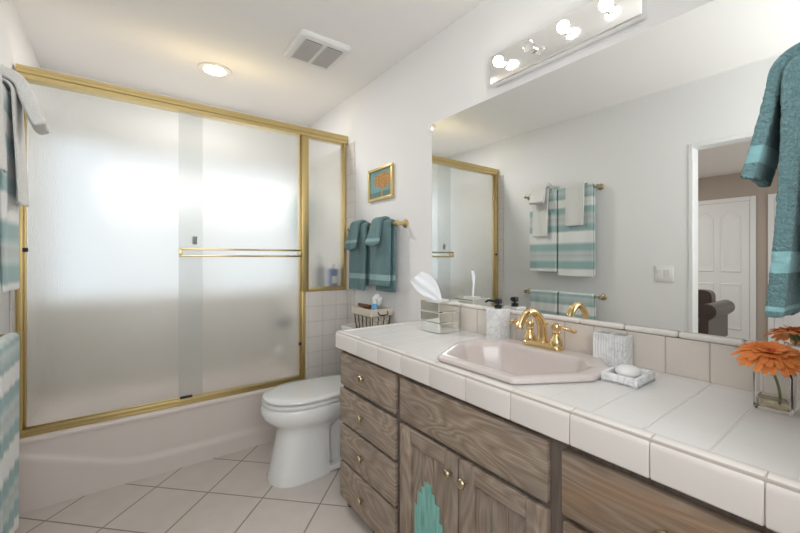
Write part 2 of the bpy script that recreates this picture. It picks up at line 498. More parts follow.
# tile surrounds: right wall, left wall, back wall, and the half wall with its ledge
TY0, TYL, TZ = 2.405, 2.455, 2.085
def tile_slab(name, bm, mat): return struct(name, bm, mat, smooth=True)
tile_slab('trim_2', B(W - 0.009, W, TY0, YB, 0.0, TZ, 0.004), M['tile_yz'])
tile_slab('trim_3', B(L, L + 0.009, TYL, YB, 0.0, TZ, 0.004), M['tile_yz'])
bm = new()
box(bm, L + 0.009, WX0 - 0.0, YB - 0.009, YB, 0.94, TZ); box(bm, WX1, W - 0.009, YB - 0.009, YB, 0.94, TZ)
box(bm, WX0, WX1, YB - 0.009, YB, WZ1, TZ)
tile_slab('trim_4', bm, M['tile_xz'])
PX, PY = 1.03, 2.500
tile_slab('wall_half', B(PX, W - 0.009, PY, YB - 0.009, 0, 0.985, 0.006), M['tile_xz'])
tile_slab('wall_ledge', B(L + 0.009, PX, 3.12, YB - 0.009, 0, 0.94, 0.006), M['tile_xz'])

# bedroom beyond the doorway
BX = -4.30
struct('floor_bedroom', B(BX - 0.1, L - 0.1, -1.6, 3.6, -0.1, 0.0), M['carpet'])
struct('ceiling_bedroom', B(BX - 0.1, L, -1.6, 3.6, H, H + 0.1), M['ceil'])
struct('wall_bedroom_far', B(BX - 0.1, BX, -1.6, 3.6, 0, H), M['taupe'])
struct('wall_bedroom_back', B(BX, L - 0.1, 3.5, 3.6, 0, H), M['taupe'])
struct('wall_bedroom_near', B(BX, L - 0.1, -1.6, -1.5, 0, H), M['taupe'])


def arch_panel(y0, y1, z0, z1, arch):
    n = 10
    pts = [(y0, z0), (y1, z0), (y1, z1 - arch)]
    pts += [(y1 + (y0 - y1) * i / n, z1 - arch + arch * sin(pi * i / n)) for i in range(1, n)]
    pts += [(y0, z1 - arch)]
    return pts


def bedroom_door(name, y0, y1):
    fr = new(); cw = 0.06
    box(fr, BX, BX + 0.02, y0 - cw, y0, 0, 2.03 + cw, 0.004); box(fr, BX, BX + 0.02, y1, y1 + cw, 0, 2.03 + cw, 0.004)
    box(fr, BX, BX + 0.02, y0, y1, 2.03, 2.03 + cw, 0.004)
    d = struct(name, fr, M['white_paint'])
    bm = new(); box(bm, BX, BX + 0.012, y0 + 0.003, y1 - 0.003, 0.01, 2.027)
    m_ = (y0 + y1) / 2; w_ = (y1 - y0)
    for (a, b) in ((y0 + 0.1 * w_ + 0.02, m_ - 0.04), (m_ + 0.04, y1 - 0.1 * w_ - 0.02)):
        for (z0, z1, ar) in ((0.20, 0.86, 0.0), (1.02, 1.90, 0.09)):
            P_ = arch_panel(a, b, z0, z1, ar if ar else 1e-4)
            c_ = Vector(((a + b) / 2, (z0 + z1) / 2))
            q = [c_ + (Vector(v) - c_) * 0.86 for v in P_]; q2 = [c_ + (Vector(v) - c_) * 0.74 for v in P_]
            loft(bm, [[Vector((BX + 0.0121, v[0], v[1])) for v in P_], [Vector((BX + 0.022, c_[0] + (v[0] - c_[0]) * 0.95, c_[1] + (v[1] - c_[1]) * 0.97)) for v in P_],
                      [Vector((BX + 0.015, v[0], v[1])) for v in q], [Vector((BX + 0.022, v[0], v[1])) for v in q2]], False, True)
    obj('door_leaf', bm, M['white_paint'], d)
    kb = lathe(new(), [(0.012, 0), (0.012, 0.03), (0.028, 0.04), (0.03, 0.06), (0.015, 0.075)], (BX + 0.012, y1 - 0.06, 0.95), (1, 0, 0), 20)
    obj('door_knob', kb, M['antique'], d)
    return d


bedroom_door('door_1', 1.27, 1.98)
bedroom_door('door_2', 0.32, 1.03)

# ------------------------------------------------------------------ bathtub
t = thing('bathtub', 'long blush beige alcove bathtub with embossed apron under the sliding glass doors', 'bathtub', (0.3, 2.8, 0))
X0, X1, Y0, Y1, RZ = L + 0.0095, PX - 0.0005, 2.502, 3.1195, 0.355


def zc(x):
    d = (0.03 - x) * 0.40
    return 0.105 + 0.5 * (d + sqrt(d * d + 0.0004))


bm = new(); nx, nz = 90, 60
gr = []
for i in range(nx + 1):
    x = X0 + (X1 - X0) * i / nx; row = []
    for j in range(nz + 1):
        z = (RZ - 0.012) * j / nz
        s = (z - zc(x)) / 0.022; s = max(0, min(1, s * 0.5 + 0.5)); s = s * s * (3 - 2 * s)
        row.append(bm.verts.new((x, Y0 + 0.011 * s, z)))
    gr.append(row)
for i in range(nx):
    for j in range(nz): bm.faces.new((gr[i][j], gr[i + 1][j], gr[i + 1][j + 1], gr[i][j + 1]))
obj('apron', bm, M['tub'], t, auto=180)


def rrect(x0, x1, y0, y1, r, z): return [Vector((p_.x, p_.y, z)) for p_ in rpoly([(x0, y0), (x1, y0), (x1, y1), (x0, y1)], r, 8, 6)]


bm = new()
loft(bm, [rrect(X0, X1, Y0 + 0.004, Y1, 0.004, RZ - 0.03), rrect(X0, X1, Y0, Y1, 0.004, RZ - 0.014), rrect(X0 + .002, X1 - .002, Y0 + 0.004, Y1, 0.006, RZ - 0.004), rrect(X0 + .006, X1 - .006, Y0 + 0.012, Y1 - .006, 0.01, RZ),
          rrect(X0 + 0.07, X1 - 0.05, Y0 + 0.09, Y1 - 0.04, 0.12, RZ), rrect(X0 + 0.08, X1 - 0.06, Y0 + 0.10, Y1 - 0.05, 0.12, RZ - 0.012),
          rrect(X0 + 0.12, X1 - 0.08, Y0 + 0.12, Y1 - 0.07, 0.12, 0.18), rrect(X0 + 0.17, X1 - 0.11, Y0 + 0.14, Y1 - 0.09, 0.12, 0.07), rrect(X0 + 0.24, X1 - 0.17, Y0 + 0.20, Y1 - 0.15, 0.08, 0.05)], False, True)
obj('basin', bm, M['tub'], t, auto=50)

# tub filler and valve on the side of the half wall
t = thing('tub_spout', 'chrome tub spout inside the shower seen blurred behind the right glass door', 'spout', (PX, 2.86, 0.5))
obj('spout_body', tube(new(), [(PX, 2.86, 0.52), (PX - 0.06, 2.86, 0.52), (PX - 0.12, 2.86, 0.515), (PX - 0.13, 2.86, 0.49)], [0.028, 0.026, 0.024, 0.02], 16), M['chrome'], t)
obj('flange', lathe(new(), [(0.036, 0), (0.036, 0.006), (0.03, 0.01)], (PX, 2.86, 0.52), (-1, 0, 0), 24), M['chrome'], t)
t = thing('shower_valve', 'round dark shower valve handle blurred behind the right glass door', 'valve', (PX, 2.86, 0.72))
obj('escutcheon', lathe(new(), [(0.075, 0), (0.075, 0.005), (0.06, 0.012), (0.03, 0.014)], (PX, 2.86, 0.72), (-1, 0, 0), 32), M['chrome'], t)
obj('handle', lathe(new(), [(0.02, 0.012), (0.02, 0.04), (0.034, 0.045), (0.034, 0.075), (0.02, 0.08)], (PX, 2.86, 0.72), (-1, 0, 0), 24), M['rubber'], t)

# ------------------------------------------------------------------ shower enclosure
GX1 = W - 0.009
t = thing('shower_enclosure', 'gold framed sliding shower door with obscure glass standing on the bathtub rim', 'shower door', (0.3, 2.55, RZ))
HZ0, HZ1 = 2.092, 2.152
bm = new()
prof = [(2.518, HZ0), (2.518, HZ0 + 0.02), (2.513, HZ0 + 0.024), (2.513, HZ0 + 0.040), (2.518, HZ0 + 0.044), (2.518, HZ1), (2.588, HZ1), (2.588, HZ0)]
loft(bm, [[Vector((x, a, b)) for a, b in prof] for x in (L + 0.0095, W - 0.0005)])
obj('header_rail', bm, M['gold_satin'], t, smooth=False)
bm = B(L + 0.0095, 1.005, 2.522, 2.585, RZ, RZ + 0.014, 0.002)
box(bm, L + 0.0095, 1.005, 2.522, 2.528, RZ + 0.014, RZ + 0.034, 0.002); box(bm, L + 0.0095, 1.005, 2.579, 2.585, RZ + 0.014, RZ + 0.03, 0.002)
box(bm, L + 0.0095, 1.005, 2.549, 2.555, RZ + 0.014, RZ + 0.03, 0.002)
obj('bottom_track', bm, M['gold_satin'], t)
bm = B(L + 0.0095, L + 0.033, 2.522, 2.585, RZ + 0.034, HZ0, 0.003); box(bm, L + 0.033, L + 0.041, 2.545, 2.575, RZ + 0.036, HZ0, 0.001)
obj('jamb', bm, M['gold_satin'], t)
bm = B(1.005, PX + 0.026, 2.522, 2.585, 0.986, HZ0, 0.003); box(bm, 1.005, PX - 0.001, 2.522, 2.585, RZ, 0.986, 0.003)
box(bm, 0.995, 1.005, 2.545, 2.580, RZ + 0.036, HZ0, 0.001)
obj('jamb', bm, M['gold_satin'], t)
obj('jamb', B(GX1 - 0.022, GX1, 2.522, 2.585, 1.012, HZ0, 0.003), M['gold_satin'], t)
obj('panel_sill', B(PX + 0.026, GX1, 2.522, 2.585, 0.986, 1.012, 0.003), M['gold_satin'], t)
obj('fixed_glass', B(PX + 0.026, GX1 - 0.022, 2.551, 2.556, 1.012, HZ0, 0.001), M['rain'], t, smooth=False)
for (nm, x0, x1, y) in (('sliding_door', L + 0.042, 0.385, 2.566), ('sliding_door', 0.255, 0.994, 2.537)):
    d = obj(nm, B(x0, x1, y, y + 0.006, RZ + 0.036, HZ0, 0.0015), M['rain'], t, smooth=False)
    if y < 2.55:
        tb = new(); yb = 2.497
        for z in (1.276, 1.236): box(tb, 0.252, 0.992, yb - 0.006, yb + 0.006, z - 0.006, z + 0.006, 0.003)
        for x in (0.252, 0.980): box(tb, x, x + 0.012, yb - 0.006, yb + 0.006, 1.236, 1.276, 0.002)
        for x in (0.258, 0.975): box(tb, x, x + 0.014, yb + 0.005, y, 1.248, 1.264, 0.002)
        obj('towel_bar', tb, M['gold'], d)
        obj('finger_pull', B(0.325, 0.350, y - 0.008, y, 1.305, 1.352, 0.003), M['greyp'], d)
        obj('bottom_guide', B(0.262, 0.325, y - 0.004, y + 0.010, RZ + 0.034, RZ + 0.048, 0.002), M['rubber'], d)
    else:
        pass
for (x, z) in ((0.988, 0.62), (L + 0.041, 1.262)):
    obj('bumper', B(x - 0.008, x + 0.012, 2.515, 2.525, z - 0.010, z + 0.010, 0.002), M['rubber'], t)

# things on the ledge behind the fixed pane
LZ = 0.985
t = thing('shampoo_bottle', 'blue bottle with white label on the tiled ledge behind the narrow glass pane', 'bottle', (1.29, 2.585, LZ))
bm = prism(new(), rpoly([(1.262, 2.5905), (1.322, 2.5905), (1.322, 2.65), (1.262, 2.65)], 0.014, 5, 1), lambda p_, z: Vector((p_[0], p_[1], z)), LZ, LZ + 0.155)
lathe(bm, [(0.026, LZ + 0.135), (0.014, LZ + 0.155), (0.014, LZ + 0.165)], (1.29, 2.62, 0), seg=20)
obj('bottle_body', bm, M['blue'], t)
obj('label_panel', B(1.268, 1.312, 2.588, 2.5905, LZ + 0.045, LZ + 0.10, 0.0005), M['paper'], t)
obj('cap', lathe(new(), [(0.017, LZ + 0.160), (0.017, LZ + 0.19), (0.015, LZ + 0.193)], (1.29, 2.62, 0), seg=20), M['paper'], t)
t = thing('pump_bottle', 'tall slate grey pump bottle behind the blue bottle on the tiled ledge', 'bottle', (1.23, 2.72, LZ))
obj('bottle_body', lathe(new(), [(0.03, LZ), (0.032, LZ + 0.01), (0.032, LZ + 0.16), (0.014, LZ + 0.185), (0.013, LZ + 0.2)], (1.23, 2.72, 0), seg=24), M['grey_bottle'], t)
bm = lathe(new(), [(0.014, LZ + 0.2), (0.014, LZ + 0.215), (0.005, LZ + 0.217), (0.005, LZ + 0.245), (0.012, LZ + 0.247), (0.012, LZ + 0.257)], (1.23, 2.72, 0), seg=16)
tube(bm, [(1.23, 2.72, LZ + 0.252), (1.20, 2.70, LZ + 0.250), (1.19, 2.693, LZ + 0.24)], 0.005, 8)
obj('pump', bm, M['grey_bottle'], t)


# ------------------------------------------------------------------ towels
def drape(bm, bar, ax, out, width, fl, bl, rad, flare=0.0, wave=0.006, wn=2.0, ph=0.0, taper=0.0, n=26, cell=0.012, jitter=0.0, sag=0.0, bow=0.0):
    """cloth over a bar; bar = point on the bar at the width start, ax = unit vector along, out = unit vector towards the room"""
    bar = Vector(bar); ax = Vector(ax); out = Vector(out)
    pts = []
    nf = max(6, int(fl / cell)); nb = max(6, int(bl / cell))
    for i in range(nf):
        s = 1 - i / nf; pts.append((rad + flare * s ** 1.2 + bow * sin(pi * s), -fl * s, s))
    for i in range(9):
        a = pi * i / 8; pts.append((rad * cos(a), rad * sin(a), 0.0))
    for i in range(1, nb + 1):
        s = i / nb; pts.append((-rad - min(0.0, 0.0), -bl * s, -s))
    nw = max(8, int(width / cell)); g_ = []
    for k in range(nw + 1):
        tt = k / nw; row = []
        for (o, z, s) in pts:
            a = abs(s)
            w_ = wave * (0.25 + 0.75 * a) * sin(2 * pi * (wn * tt) + ph + 0.6 * a) * (1 if s >= 0 else 0.35)
            off = (tt - 0.5) * width * (1 - taper * a) + 0.5 * width
            zz = z - sag * (1 - abs(2 * tt - 1)) * a
            p_ = bar + ax * off + out * (o + w_) + Vector((0, 0, zz))
            if jitter: p_ = p_ + noise.noise_vector(p_ * 220.0) * jitter
            row.append(bm.verts.new(p_))
        g_.append(row)
    for k in range(nw):
        for i in range(len(pts) - 1): bm.faces.new((g_[k][i], g_[k + 1][i], g_[k + 1][i + 1], g_[k][i + 1]))
    return bm


def solid(th): return ('SOLIDIFY', dict(thickness=th, offset=0.0))


def towel(name, label, group, mat, th=0.012, **kw):
    o = obj(name, drape(new(), **kw), mat, None, kw['bar'], auto=180, mods=(solid(th), SUB1))
    return tag(o, label, 'towel', group)


def towel_bar(name, label, xw, out, y0, y1, z, reach, mat, xwall=None):
    t = thing(name, label, 'towel bar', (xw, (y0 + y1) / 2, z))
    xb = xw + out * reach
    obj('bar', tube(new(), [(xb, y0, z), (xb, y1, z)], 0.008, 14), mat, t)
    for y in (y0, y1):
        bm = lathe(new(), [(0.026, 0.0), (0.027, 0.006), (0.020, 0.012), (0.011, 0.018), (0.010, reach - 0.014), (0.016, reach - 0.008), (0.017, reach), (0.012, reach + 0.012), (0.004, reach + 0.015)], (xw, y, z), (out, 0, 0), 24)
        obj('bracket', bm, mat, t)
    return t


# right wall, above the toilet tank
towel_bar('towel_bar', 'brass towel bar on the white wall above the toilet tank', W, -1, 1.79, 2.39, 1.432, 0.065, M['gold'])
xb = W - 0.065
for (y0, w_, zl, lab, zb) in ((2.125, 0.225, 0.43, 'teal hand towel hanging nearer the glass on the bar above the toilet', 0.40), (1.855, 0.215, 0.385, 'teal hand towel hanging nearer the mirror on the bar above the toilet', 0.425)):
    towel('hand_towel', lab, 'teal hand towels above the toilet', M['teal'], 0.016, bar=(xb, y0 - 0.02, 1.435), ax=(0, 1, 0), out=(-1, 0, 0), width=w_, fl=zl, bl=zb, rad=0.018, wave=0.007, wn=1.4, ph=y0 * 9, taper=0.05, flare=0.008)
for (y0, w_, lab, wl, ph) in ((2.19, 0.12, 'small teal washcloth draped over the teal towel nearer the glass', 0.15, 0.5), (1.92, 0.11, 'small teal washcloth draped over the teal towel nearer the mirror', 0.13, 2.0)):
    towel('washcloth', lab, 'teal washcloths above the toilet', M['teal_wash'], 0.020, bar=(xb, y0 - 0.02, 1.437), ax=(0, 1, 0), out=(-1, 0, 0), width=w_, fl=wl, bl=0.12, rad=0.038, wave=0.010, wn=1.0, ph=ph, taper=-0.3, flare=0.035, sag=0.015)

# left wall: two bars
towel_bar('towel_bar', 'upper antique brass towel bar holding striped bath towels on the left wall', L, 1, 1.478, 2.15, 1.81, 0.07, M['antique'])
towel_bar('towel_bar', 'lower antique brass towel bar on the left wall under the striped towels', L, 1, 1.455, 2.15, 0.905, 0.07, M['antique'])
xl = L + 0.07
towel('bath_towel', 'white and teal striped bath towel nearer the tub on the upper left wall bar', 'striped bath towels on the upper bar', M['stripe'], 0.012, bar=(xl, 1.812, 1.812), ax=(0, 1, 0), out=(1, 0, 0), width=0.278, fl=0.71, bl=0.70, rad=0.018, wave=0.007, wn=1.6, ph=0.4, flare=0.005)
towel('bath_towel', 'white and teal striped bath towel nearer the light switch on the upper left wall bar', 'striped bath towels on the upper bar', M['stripe'], 0.012, bar=(xl, 1.502, 1.812), ax=(0, 1, 0), out=(1, 0, 0), width=0.302, fl=0.745, bl=0.73, rad=0.018, wave=0.007, wn=1.5, ph=2.4, flare=0.004)
towel('hand_towel', 'white hand towel draped over the striped towel nearer the tub', 'white hand towels on the upper bar', M['white_towel'], 0.010, bar=(xl, 1.882, 1.82), ax=(0, 1, 0), out=(1, 0, 0), width=0.160, fl=0.40, bl=0.3, rad=0.036, wave=0.008, wn=1.0, ph=1.0, flare=0.012, taper=0.04)
towel('hand_towel', 'white hand towel draped over the striped towel nearer the light switch', 'white hand towels on the upper bar', M['white_towel'], 0.010, bar=(xl, 1.562, 1.82), ax=(0, 1, 0), out=(1, 0, 0), width=0.165, fl=0.325, bl=0.26, rad=0.036, wave=0.008, wn=1.0, ph=2.6, flare=0.012, taper=0.06)
towel('washcloth', 'small white washcloth flaring out over the white hand towel nearer the tub', None, M['white_towel'], 0.042, bar=(xl, 1.90, 1.828), ax=(0, 1, 0), out=(1, 0, 0), width=0.13, fl=0.115, bl=0.10, rad=0.064, wave=0.004, wn=1.0, ph=0.2, flare=0.040, taper=-0.15)
towel('bath_towel', 'striped bath towel nearer the tub on the lower left wall bar', 'striped bath towels on the lower bar', M['stripe_low'], 0.012, bar=(xl, 1.812, 0.907), ax=(0, 1, 0), out=(1, 0, 0), width=0.278, fl=0.74, bl=0.70, rad=0.018, wave=0.009, wn=3.5, ph=0.4, flare=-0.006)
towel('bath_towel', 'striped bath towel nearer the doorway on the lower left wall bar', 'striped bath towels on the lower bar', M['stripe_low'], 0.012, bar=(xl, 1.497, 0.907), ax=(0, 1, 0), out=(1, 0, 0), width=0.305, fl=0.75, bl=0.73, rad=0.018, wave=0.009, wn=3.5, ph=2.4, flare=-0.004)

# near end of the vanity: bar on the nook wall with a teal towel and washcloth
t = thing('towel_bar', 'short gold towel arm on the end wall above the vanity counter', 'towel bar', (1.05, 0.02, 1.53))
obj('bar', tube(new(), [(0.93, 0.092, 1.53), (1.24, 0.092, 1.53)], 0.008, 14), M['gold'], t)
for x in (1.205,):
    obj('bracket', lathe(new(), [(0.026, 0.0), (0.027, 0.006), (0.020, 0.012), (0.010, 0.018), (0.010, 0.062), (0.016, 0.066), (0.017, 0.08), (0.008, 0.09)], (x, 0.02, 1.53), (0, 1, 0), 20), M['gold'], t)
towel('hand_towel', 'thick teal hand towel hanging over the counter beside the orange flower', None, M['teal_near'], 0.024, bar=(0.905, 0.092, 1.533), ax=(1, 0, 0), out=(0, 1, 0), width=0.27, fl=0.415, bl=0.37, rad=0.021, wave=0.004, wn=1.2, ph=0.2, flare=0.018, cell=0.004, jitter=0.0034, bow=-0.004)
towel('washcloth', 'teal washcloth flaring out over the teal towel above the counter', None, M['teal_near_wash'], 0.020, bar=(0.920, 0.092, 1.538), ax=(1, 0, 0), out=(0, 1, 0), width=0.15, fl=0.17, bl=0.15, rad=0.043, wave=0.003, wn=1.0, ph=1.2, flare=0.034, cell=0.004, jitter=0.0034)
# washcloth hung inside the shower
t = tag(obj('washcloth', drape(new(), bar=(1.17, 3.20, 1.75), ax=(1, 0, 0), out=(0, -1, 0), width=0.15, fl=0.30, bl=0.2, rad=0.012, wave=0.012, wn=1.5, taper=0.2), M['aqua'], auto=180, mods=(solid(0.01), SUB1)),
        'aqua washcloth hanging inside the shower seen blurred through the narrow pane', 'towel')
t = thing('towel_hook', 'small chrome bar hook inside the shower holding the aqua washcloth', 'hook', (1.245, 3.26, 1.75))
bm = tube(new(), [(1.15, 3.20, 1.745), (1.34, 3.20, 1.745)], 0.006, 10)
for x in (1.158, 1.332): tube(bm, [(x, YB - 0.009, 1.745), (x, 3.20, 1.745)], 0.006, 10)
obj('hook_bar', bm, M['chrome'], t)

# ------------------------------------------------------------------ vanity
VY0, VY1 = 0.0205, 1.635
t = thing('vanity_cabinet', 'grey washed oak vanity cabinet with drawers and doors under the white tiled counter', 'cabinet', (1.1, 0.85, 0))
CX = 0.865
bm = new()
box(bm, CX, CX + 0.02, VY0, VY1, 0.06, 0.784); box(bm, CX + 0.02, W - 0.001, VY1 - 0.018, VY1, 0.0, 0.784); box(bm, CX + 0.02, W - 0.001, VY0, VY0 + 0.018, 0.0, 0.784)
box(bm, CX + 0.02, W - 0.001, VY0 + 0.018, VY1 - 0.018, 0.06, 0.078); box(bm, 0.93, 0.945, VY0 + 0.018, VY1 - 0.018, 0.0, 0.06)
obj('cabinet_body', bm, M['wood_dark'], t, smooth=False)


def front_panel(y0, y1, z0, z1):
    return B(CX - 0.02, CX - 0.0005, y0, y1, z0, z1, 0.004, 2)


def knob(parent, y, z, x=CX - 0.02):
    obj('knob', lathe(new(), [(0.007, 0.0), (0.006, 0.010), (0.008, 0.013), (0.0145, 0.017), (0.016, 0.022), (0.0135, 0.027), (0.006, 0.030)], (x, y, z), (-1, 0, 0), 20), M['antique'], parent)


for (y0, y1, z0, z1, m_, ky) in ((1.178, 1.632, 0.612, 0.768, 'wood_y', 1.41), (1.178, 1.64, 0.432, 0.592, 'wood_y', 1.42), (1.178, 1.64, 0.250, 0.418, 'wood_y', 1.42), (1.178, 1.64, 0.065, 0.236, 'wood_y', 1.42),
                                 (0.0215, 0.49, 0.605, 0.760, 'wood_warm', 0.272), (0.0215, 0.487, 0.43, 0.588, 'wood_warm', 0.272), (0.0215, 0.487, 0.25, 0.415, 'wood_y', 0.272), (0.0215, 0.487, 0.065, 0.236, 'wood_y', 0.272)):
    d = obj('drawer', front_panel(y0, y1, z0, z1), M[m_], t)
    knob(d, ky, (z0 + z1) / 2 + 0.003)
obj('false_front', front_panel(0.527, 1.145, 0.608, 0.765), M['wood_y'], t)
STEP = [(0.018, 0.175), (0.034, 0.150), (0.058, 0.122), (0.074, 0.07)]
for (y0, y1, ky) in ((0.838, 1.143, 0.868), (0.527, 0.832, 0.803)):
    z0, z1 = 0.065, 0.59; sw = 0.062
    d = new()
    box(d, CX - 0.02, CX - 0.0005, y0, y0 + sw, z0, z1, 0.003); box(d, CX - 0.02, CX - 0.0005, y1 - sw, y1, z0, z1, 0.003)
    d = obj('cabinet_door', d, M['wood_z'], t)
    for (ra, rb) in ((z1 - 0.055, z1), (z0, z0 + 0.06)): obj('door_rail', B(CX - 0.0195, CX - 0.0005, y0 + sw, y1 - sw, ra, rb, 0.003), M['wood_y'], d)
    pn = new(); n = 3; pw = (y1 - y0 - 2 * sw) / n
    for k in range(n): box(pn, CX - 0.012, CX - 0.0005, y0 + sw + pw * k + 0.0006, y0 + sw + pw * (k + 1) - 0.0006, z0 + 0.06, z1 - 0.055, 0.002)
    obj('door_panel', pn, M['wood_z'], d)
    cy, cz = (y0 + y1) / 2 - 0.005 * (1 if y0 > 0.8 else -1), 0.258
    pts = []
    for hw, hz in STEP: pts.append((hw, hz))
    poly = []
    # stepped medallion outline, counter-clockwise
    q = []
    zprev = STEP[0][1]
    q.append((STEP[0][0], zprev))
    for i in range(1, len(STEP)):
        q.append((STEP[i - 1][0], STEP[i][1])); q.append((STEP[i][0], STEP[i][1]))
    right = [(a, b) for a, b in q] + [(a, -b) for a, b in reversed(q)]
    poly = right + [(-a, b) for a, b in reversed(right)]
    mo = prism(new(), poly, lambda p_, x: Vector((x, cy + p_[0], cz + p_[1])), CX - 0.0155, CX - 0.0122)
    m_o = obj('painted_motif', mo, M['motif'], d, smooth=False)
    m_o['label'] = 'stepped teal painted motif'
    knob(d, ky, 0.531)

# countertop with a hole for the sink
CZ = 0.865
OCT = [(0.868, 0.645), (0.868, 0.962), (1.065, 1.066), (1.205, 1.066), (1.325, 0.975), (1.325, 0.632), (1.205, 0.527), (1.075, 0.527)]
OC = Vector((1.09, 0.803))


def octs(s, z, r=0.02, dx=0.0, sy=None):
    return [Vector((p_.x, p_.y, z)) for p_ in rpoly([(OC.x + dx + (x - OC.x) * s, OC.y + (y - OC.y) * (sy or s)) for x, y in OCT], r, 5, 3)]


t = thing('countertop', 'white square tiled vanity countertop with rounded front tile edge', 'countertop', (1.1, 0.85, 0.785))
bm = new()
X0c = 0.862; X1c = W - 0.0005; Y0c = 0.0205; Y1c = 1.622
outer = [(X0c, Y0c), (X1c, Y0c), (X1c, Y1c), (X0c, Y1c)]
hole = [(p_.x, p_.y) for p_ in octs(0.88, 0)]
for z in (CZ, 0.7855):
    vo = [bm.verts.new((x, y, z)) for x, y in outer]; vh = [bm.verts.new((x, y, z)) for x, y in hole]
    es = [bm.edges.new((vo[i], vo[(i + 1) % 4])) for i in range(4)] + [bm.edges.new((vh[i], vh[(i + 1) % len(vh)])) for i in range(len(vh))]
    bmesh.ops.triangle_fill(bm, edges=es, use_beauty=True)
    if z == CZ: top = (vo, vh)
    else:
        for i in range(4): bm.faces.new((top[0][i], top[0][(i + 1) % 4], vo[(i + 1) % 4], vo[i]))
        for i in range(len(vh)): bm.faces.new((top[1][i], top[1][(i + 1) % len(vh)], vh[(i + 1) % len(vh)], vh[i]))
obj('tile_field', bm, M['counter'], t, smooth=False)
bm = new(); xf = 0.829; zb = 0.786; zt = CZ + 0.0018; rr = 0.020
prof = [(X0c, zb), (xf + 0.002, zb), (xf, zb + 0.003)] + [(xf + rr - rr * cos(pi / 2 * i / 6), zt - rr + rr * sin(pi / 2 * i / 6)) for i in range(7)] + [(X0c - 0.004, zt), (X0c + 0.003, CZ + 0.0005), (X0c + 0.003, CZ - 0.002), (X0c, CZ - 0.002)]
js = [Y0c, 0.133, 0.297, 0.461, 0.626, 0.790, 0.954, 1.118, 1.283, 1.447, 1.655]
for a, b in zip(js[:-1], js[1:]):
    g_ = 0.0009; e = 0.003
    def sh(k, y):
        c_ = Vector((0.5 * (xf + X0c) + 0.01, 0.5 * (zb + zt)))
        return [Vector((c_.x + (px - c_.x) * k if px < X0c - 0.006 else px, y, c_.y + (pz - c_.y) * k if px < X0c - 0.006 else pz)) for px, pz in prof]
    loft(bm, [sh(0.95, a + g_), sh(0.985, a + g_ + 0.001), sh(1.0, a + g_ + e), sh(1.0, b - g_ - e), sh(0.985, b - g_ - 0.001), sh(0.95, b - g_)])
obj('edge_tiles', bm, M['cap'], t, auto=30)
bm = B(xf + 0.004, X0c, Y0c, 1.652, zb + 0.003, zt - 0.003)
obj('edge_grout', bm, M['grout'], t, smooth=False)
bm = B(X0c + 0.001, X1c, Y1c, 1.655, zb, zt, 0.008, 3)
obj('end_tiles', bm, M['cap'], t)

t = thing('backsplash', 'row of cream backsplash tiles with rounded cap along the mirror wall', 'backsplash', (1.357, 0.8, CZ))
obj('tile_row', B(W - 0.020, W - 0.0005, Y0c, 1.545, CZ + 0.0006, 0.978), M['bsplash'], t, smooth=False)
bm = new(); ys = [Y0c, 0.255, 0.405, 0.557, 0.709, 0.861, 1.013, 1.165, 1.317, 1.545]
for a, b in zip(ys[:-1], ys[1:]): box(bm, W - 0.024, W - 0.0005, a + 0.0006, b - 0.0006, 0.979, 0.998, 0.007, 3)
obj('cap_tiles', bm, M['cap'], t)

# sink
t = thing('sink', 'pale pink octagonal drop-in sink set in the white tiled counter', 'sink', (1.09, 0.803, CZ))
INN = [(0.915, 0.665), (0.915, 0.945), (1.07, 1.022), (1.16, 1.022), (1.222, 0.968), (1.222, 0.638), (1.16, 0.582), (1.07, 0.582)]
IC = Vector((1.075, 0.803))


def inn(s, z, r=0.028): return [Vector((p_.x, p_.y, z)) for p_ in rpoly([(IC.x + (x - IC.x) * s, IC.y + (y - IC.y) * s) for x, y in INN], r * min(1, s + 0.1), 5, 3)]


bm = new()
loft(bm, [octs(0.90, CZ + 0.0012), octs(1.0, CZ + 0.0012), octs(1.004, CZ + 0.008), octs(0.995, CZ + 0.016), octs(0.975, CZ + 0.021), inn(1.06, CZ + 0.021), inn(1.02, CZ + 0.018), inn(0.985, CZ + 0.008), inn(0.96, CZ - 0.01),
          inn(0.86, CZ - 0.07), inn(0.74, CZ - 0.115, 0.05), inn(0.55, CZ - 0.135, 0.05), inn(0.12, CZ - 0.142, 0.02)], False, True)
obj('basin', bm, M['sink'], t, auto=60, mods=(SUB1,))
obj('drain', lathe(new(), [(0.022, CZ - 0.1395), (0.022, CZ - 0.136), (0.017, CZ - 0.135)], (1.075, 0.803, 0), seg=24), M['brass'], t)

# faucet
FX, FY, FZ = 1.272, 0.812, CZ + 0.0215
t = thing('faucet', 'polished brass two handle arched faucet at the back of the pink sink', 'faucet', (FX, FY, FZ))
bm = new()
bp = rpoly([(FX - 0.026, FY - 0.078), (FX + 0.026, FY - 0.078), (FX + 0.026, FY + 0.078), (FX - 0.026, FY + 0.078)], 0.02, 6, 2)
cv = Vector((FX, FY))
loft(bm, [[Vector((cv.x + (p_.x - cv.x) * s, cv.y + (p_.y - cv.y) * (1 - (1 - s) * 0.35), z)) for p_ in bp] for s, z in ((1.0, FZ), (1.03, FZ + 0.004), (1.0, FZ + 0.010), (0.8, FZ + 0.017), (0.7, FZ + 0.019))])
obj('base_plate', bm, M['brass'], t)
pts = [Vector((FX, FY, FZ + 0.015))] + bez((FX, FY, FZ + 0.03), (FX - 0.004, FY, FZ + 0.155), (FX - 0.105, FY, FZ + 0.168), (FX - 0.142, FY, FZ + 0.092), 16)
rs = [0.021, 0.0175] + [0.0165 - 0.004 * i / 15 for i in range(14)] + [0.0125, 0.014]
sp = tube(new(), pts, rs, 18)
